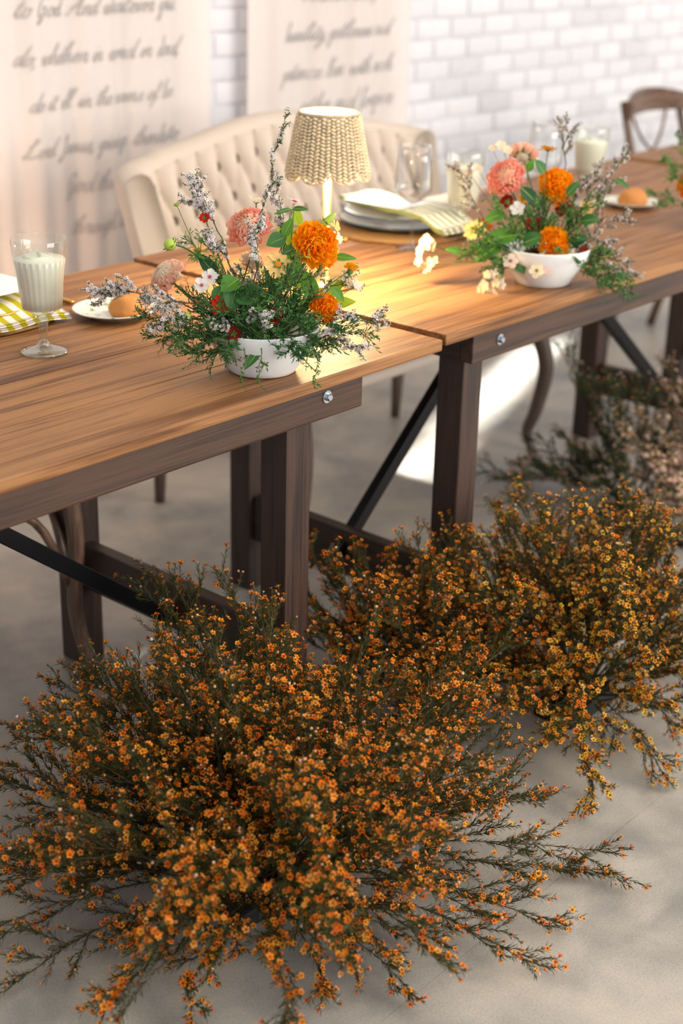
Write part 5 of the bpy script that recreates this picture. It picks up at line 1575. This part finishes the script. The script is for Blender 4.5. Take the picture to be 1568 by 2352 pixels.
def shrub(name, base, tips, label, cat, group, seed, nfill=30, rx=.42, ry=.42, hz=.40, centre_up=.0, fl=ORANGE, fl_r=.0048, per=2.0, needle=(.0140, .0017, 36, .0019),
          greens=((32, 48, 22), (70, 94, 40), (108, 84, 34)), n2=7, l2=.13, n3=4, l3=.045, individuals=298, buds=.25, arch=.06, cen=(88, 26, 10), twig='twig', zmin=.012, lean=(0, 0), flmax=9999, step2=1.0):
    rg = random.Random(seed); rs = np.random.default_rng(seed)
    base = Vector(base)
    root = empty(name, base, label, cat, group)
    MB().box((-.085, -.045, 0), (.085, .045, .035), .006).build('foam_tray', 'foam_tray', root, smooth=False)
    T = [(Vector(t)-base)*.94 for t in tips]
    for i in range(nfill):                                  # an even dome of further stems
        a = i*2.39996+rg.uniform(-.3, .3); q = math.sqrt((i+.5)/nfill)
        k = rg.uniform(.62, 1.06)
        T.append(Vector((math.cos(a)*q*rx*k+lean[0], math.sin(a)*q*ry*k+lean[1], max(.05, hz*math.sqrt(max(0, 1-q*q*.93))*k))))
    FP = []; FN = []; NP = []; NA = []; NW = []; BP = []
    for t in T:
        t.z = max(t.z, .03)
        horiz = Vector((t.x, t.y, 0)).length
        st = Vector((t.x*.10+rg.gauss(0, .012), t.y*.10+rg.gauss(0, .012), .035))
        ln = (t-st).length
        kk = min(1.15, max(.55, ln/.42))
        main, L2, L3 = grow(st, t, arch*kk*(.4+.6*min(1, horiz/.3)), rg, n2, l2*kk, n3, l3*min(1.1, kk), .34, 30, .22)
        for pl in [main]+L2+L3:
            for q in pl:
                lo = zmin-base.z
                if q.z < lo: q.z = lo+rg.uniform(0, .006)
        mb = MB().tube(main, [.0019*(1-.62*i/(len(main)-1)) for i in range(len(main))], 5)
        for b in L2: mb.tube(b, [.0009, .0008, .0007, .0006], 4, caps=False)
        for b in L3: mb.tube(b, [.0006, .0005, .0004], 3, caps=False)
        mb.build('branch', twig, root)
        for b in L3:
            d = (b[-1]-b[-2]).normalized()
            m = 1+int(rg.random() < per-1)+int(rg.random() < per-1.6)
            for k in range(m):
                off = Vector((rg.gauss(0, 1), rg.gauss(0, 1), rg.gauss(0, .8)+.35)).normalized()
                nn = (d*.8+off*.75+Vector((0, 0, .25))).normalized()
                p = b[-1]+nn*rg.uniform(.005, .010)-d*rg.uniform(0, .02)*k
                if rg.random() < buds: BP.append(p)
                else: FP.append(p); FN.append(nn)
        for pl, t0, stp in (([main], .35, 1.3), (L2, .0, 1.0), (L3, .0, 1.0)):
            P, A = along(pl, needle[3]*stp*step2, rs, t0)
            NP.append(P); NA.append(A); NW.append(np.full(len(P), .15 if pl is not L3 else .75))
    NP = np.concatenate(NP); NA = np.concatenate(NA); NW = np.concatenate(NW)
    V, Q = needle_cloud(NP, NA, needle[0], needle[1], needle[2], rs)
    V[:, 2] = np.maximum(V[:, 2], .004-base.z)
    g = [lin(srgb(*c)) for c in greens]
    w = np.clip(NW*.55+rs.uniform(-.25, .5, len(NP)), 0, 1)[:, None]
    u = rs.uniform(0, 1, (len(NP), 1))
    Cc = (g[0]*(1-u)+g[1]*u)*(1-w*.55)+g[2]*w*.55
    C = np.ones((len(NP), 4)); C[:, :3] = Cc
    tag(obj('needle_leaves', big_mesh('needle_leaves', V, Q, 'plant_attr', np.repeat(C, 4, 0), False), root), kind='stuff')
    if fl is not None and len(FP):
        FP = np.array(FP); FN = np.array(FN)
        FP[:, 2] = np.maximum(FP[:, 2], .006-base.z)
        if len(FP) > flmax:
            k = rs.permutation(len(FP))[:flmax]; FP, FN = FP[k], FN[k]
        S = fl_r*rs.uniform(.75, 1.2, len(FP))
        # the flowers that show largest: near the viewer and on the outside
        cpos = np.array(CAM-base); f3 = np.array(FWD)
        dep = (FP-cpos)@f3
        outer = np.linalg.norm(FP*np.array([1, 1, 1.1]), axis=1)
        order = np.argsort(dep-.9*outer)
        ind, oth = order[:individuals], order[individuals:]
        datas = []
        for k in range(6):
            C = floret_colors(WAX_C, 1, [fl[k % len(fl)]], lin(srgb(*cen)), lin(srgb(112, 84, 40)), rs, .06)
            datas.append(big_mesh('flower', WAX_V, WAX_F, 'petal_attr', C, False))
        for i in ind:
            R = frame(Vector(FN[i]), spin=rg.uniform(0, 6.28))
            obj('flower', rg.choice(datas), root, mat4=Matrix.Translation(FP[i]) @ R @ Matrix.Scale(float(S[i]), 4))
        if len(oth):
            V, Q = scatter(WAX_V, WAX_F, FP[oth], FN[oth], S[oth], rs)
            C = floret_colors(WAX_C, len(oth), fl, lin(srgb(*cen)), lin(srgb(112, 84, 40)), rs, .10)
            tag(obj('small_flowers', big_mesh('small_flowers', V, Q, 'petal_attr', C, False), root), kind='stuff')
    if BP:
        BP = np.array([tuple(q) for q in BP]); BP[:, 2] = np.maximum(BP[:, 2], .006-base.z)
        V, Q = scatter(BUD_V, BUD_F, BP, rs.normal(0, 1, BP.shape), .0021*rs.uniform(.7, 1.2, len(BP)), rs)
        pal = np.array([lin(srgb(*c)) for c in ((232, 150, 84), (240, 196, 168), (222, 120, 40), (236, 180, 120))])[rs.integers(0, 4, len(BP))]
        C = np.ones((len(BP), 4)); C[:, :3] = pal
        tag(obj('buds', big_mesh('buds', V, Q, 'petal_attr', np.repeat(C, len(BUD_V), 0)), root), kind='stuff')
    print(name, 'flowers', len(FP), 'needles', len(NP), 'branches', len(T))
    return root

def tip(px, py, d=None, z=None):
    return at_z(px, py, z) if z is not None else at_depth(px, py, d)

# nearest arrangement
S1 = at_z(600, 2060, 0)
d0 = depth_of(S1)
tips1 = [tip(345, 1345, d0+.22), tip(150, 1560, d0+.14), tip(70, 1660, d0+.12), tip(10, 1800, d0+.06), tip(45, 1990, z=.05), tip(10, 2110, z=.06), tip(45, 2230, z=.035), tip(250, 2290, z=.03), tip(420, 2330, z=.02),
         tip(240, 1560, d0+.15), tip(430, 1360, d0+.2), tip(540, 1380, d0+.18), tip(620, 1420, d0+.1), tip(420, 1480, d0+.15), tip(1160, 1490, d0+.26), tip(1130, 1640, d0+.2), tip(1150, 1720, d0+.12), tip(1225, 1830, d0+.10), tip(1375, 1950, z=.06), tip(1340, 2000, z=.03),
         tip(1265, 2110, z=.03), tip(1210, 2190, z=.03), tip(930, 2260, z=.03), tip(770, 2280, z=.02), tip(60, 1950, d0+.0), tip(130, 1990, z=.09), tip(320, 1960, d0-.16), tip(800, 2120, d0-.14), tip(620, 2180, z=.08), tip(1000, 2150, z=.07), tip(300, 2130, z=.06)]
shrub('waxflower_arrangement', S1, tips1, 'large spreading mound of orange waxflower on the floor before the table leg', 'flower arrangement', 'flowering mounds on the floor', 11, nfill=150, rx=.415, ry=.415, hz=.41)
# arrangement against the first leg of the second table
S2b = at_z(960, 1680, 0)
d1 = depth_of(S2b)
tips2 = [tip(700, 1255, d1+.1), tip(660, 1330, d1+.08), tip(760, 1340, d1+.12), tip(900, 1280, d1+.1), tip(960, 1330, d1+.05), tip(1010, 1350, d1), tip(860, 1380, d1), tip(800, 1420, d1), tip(1050, 1180, d1+.12), tip(1120, 1500, d1)]
shrub('waxflower_arrangement', S2b, tips2, 'upright clump of orange waxflower between the two table legs', 'flower arrangement', 'flowering mounds on the floor', 12, nfill=56, rx=.29, ry=.29, hz=.36, individuals=200)
S3 = at_z(1320, 1625, 0)
d2 = depth_of(S3)
tips3 = [tip(1100, 1320, d2+.1), tip(1150, 1190, d2+.15), tip(1200, 1150, d2+.15), tip(1250, 1220, d2+.1), tip(1330, 1240, d2+.05), tip(1440, 1160, d2+.1), tip(1390, 1250, d2), tip(1500, 1230, d2), tip(1560, 1200, d2), tip(1420, 1400, d2-.1), tip(1240, 1560, d2-.1), tip(1560, 1500, d2),
         tip(1365, 1830, z=.04), tip(1350, 1740, z=.06), tip(1250, 1700, z=.1), tip(1530, 1760, z=.04), tip(1420, 1700, z=.05), tip(1560, 1650, z=.06), tip(1120, 1400, d2), tip(1130, 1530, d2)]
shrub('waxflower_arrangement', S3, tips3, 'mound of yellow and orange waxflower spilling onto the open floor below the second bouquet', 'flower arrangement', 'flowering mounds on the floor', 13, nfill=96, rx=.35, ry=.35, hz=.40, individuals=298,
      fl=[lin(srgb(*c)) for c in ((255, 172, 44), (255, 190, 64), (255, 150, 30), (252, 134, 30), (255, 196, 76))], greens=((34, 48, 26), (70, 92, 44), (128, 104, 44)))
# dark evergreen sprigs and dusty pink heather beyond
S4 = at_z(1440, 1190, 0)
d3 = depth_of(S4)
tips4 = [tip(1285, 800, d3+.1), tip(1220, 1000, d3+.05), tip(1340, 880, d3), tip(1400, 870, d3+.05), tip(1290, 1000, d3), tip(1470, 880, d3), tip(1150, 1090, d3), tip(1200, 1060, d3), tip(1330, 1050, d3-.05), tip(1140, 1150, z=.10), tip(1250, 1080, d3), tip(1400, 1000, d3-.05), tip(1130, 1080, z=.16)]
shrub('evergreen_arrangement', S4, tips4, 'dark green leafy sprigs standing beside the far table leg', 'foliage arrangement', 'flowering mounds on the floor', 14, nfill=26, rx=.26, ry=.26, hz=.34, individuals=60, buds=.5, n2=8, l2=.12, n3=4, l3=.045, flmax=420,
      fl=[lin(srgb(*c)) for c in ((214, 190, 176), (196, 176, 166), (222, 200, 172))], fl_r=.0046, per=1.2, cen=(150, 110, 90), needle=(.013, .0036, 45, .0044), greens=((24, 42, 30), (48, 78, 46), (96, 124, 60)), twig='twig')
S5 = at_z(1610, 1240, 0)
d4 = depth_of(S5)
tips5 = [tip(1480, 960, d4), tip(1540, 850, d4+.05), tip(1560, 930, d4), tip(1460, 1010, d4), tip(1500, 1060, d4-.05), tip(1560, 1050, d4-.05), tip(1440, 1080, d4), tip(1620, 900, d4), tip(1530, 1140, d4-.1)]
shrub('heather_arrangement', S5, tips5, 'dusty pink heather plumes rising before the far trestle', 'flower arrangement', 'flowering mounds on the floor', 15, nfill=26, rx=.26, ry=.26, hz=.36, individuals=120, buds=.1, n2=9, l2=.11, n3=5, l3=.035,
      fl=[lin(srgb(*c)) for c in ((244, 208, 176), (232, 200, 184), (250, 214, 168), (224, 204, 194))], fl_r=.0052, per=2.3, cen=(196, 150, 120), needle=(.010, .0022, 45, .0045), greens=((60, 76, 50), (100, 112, 70), (170, 150, 116)))
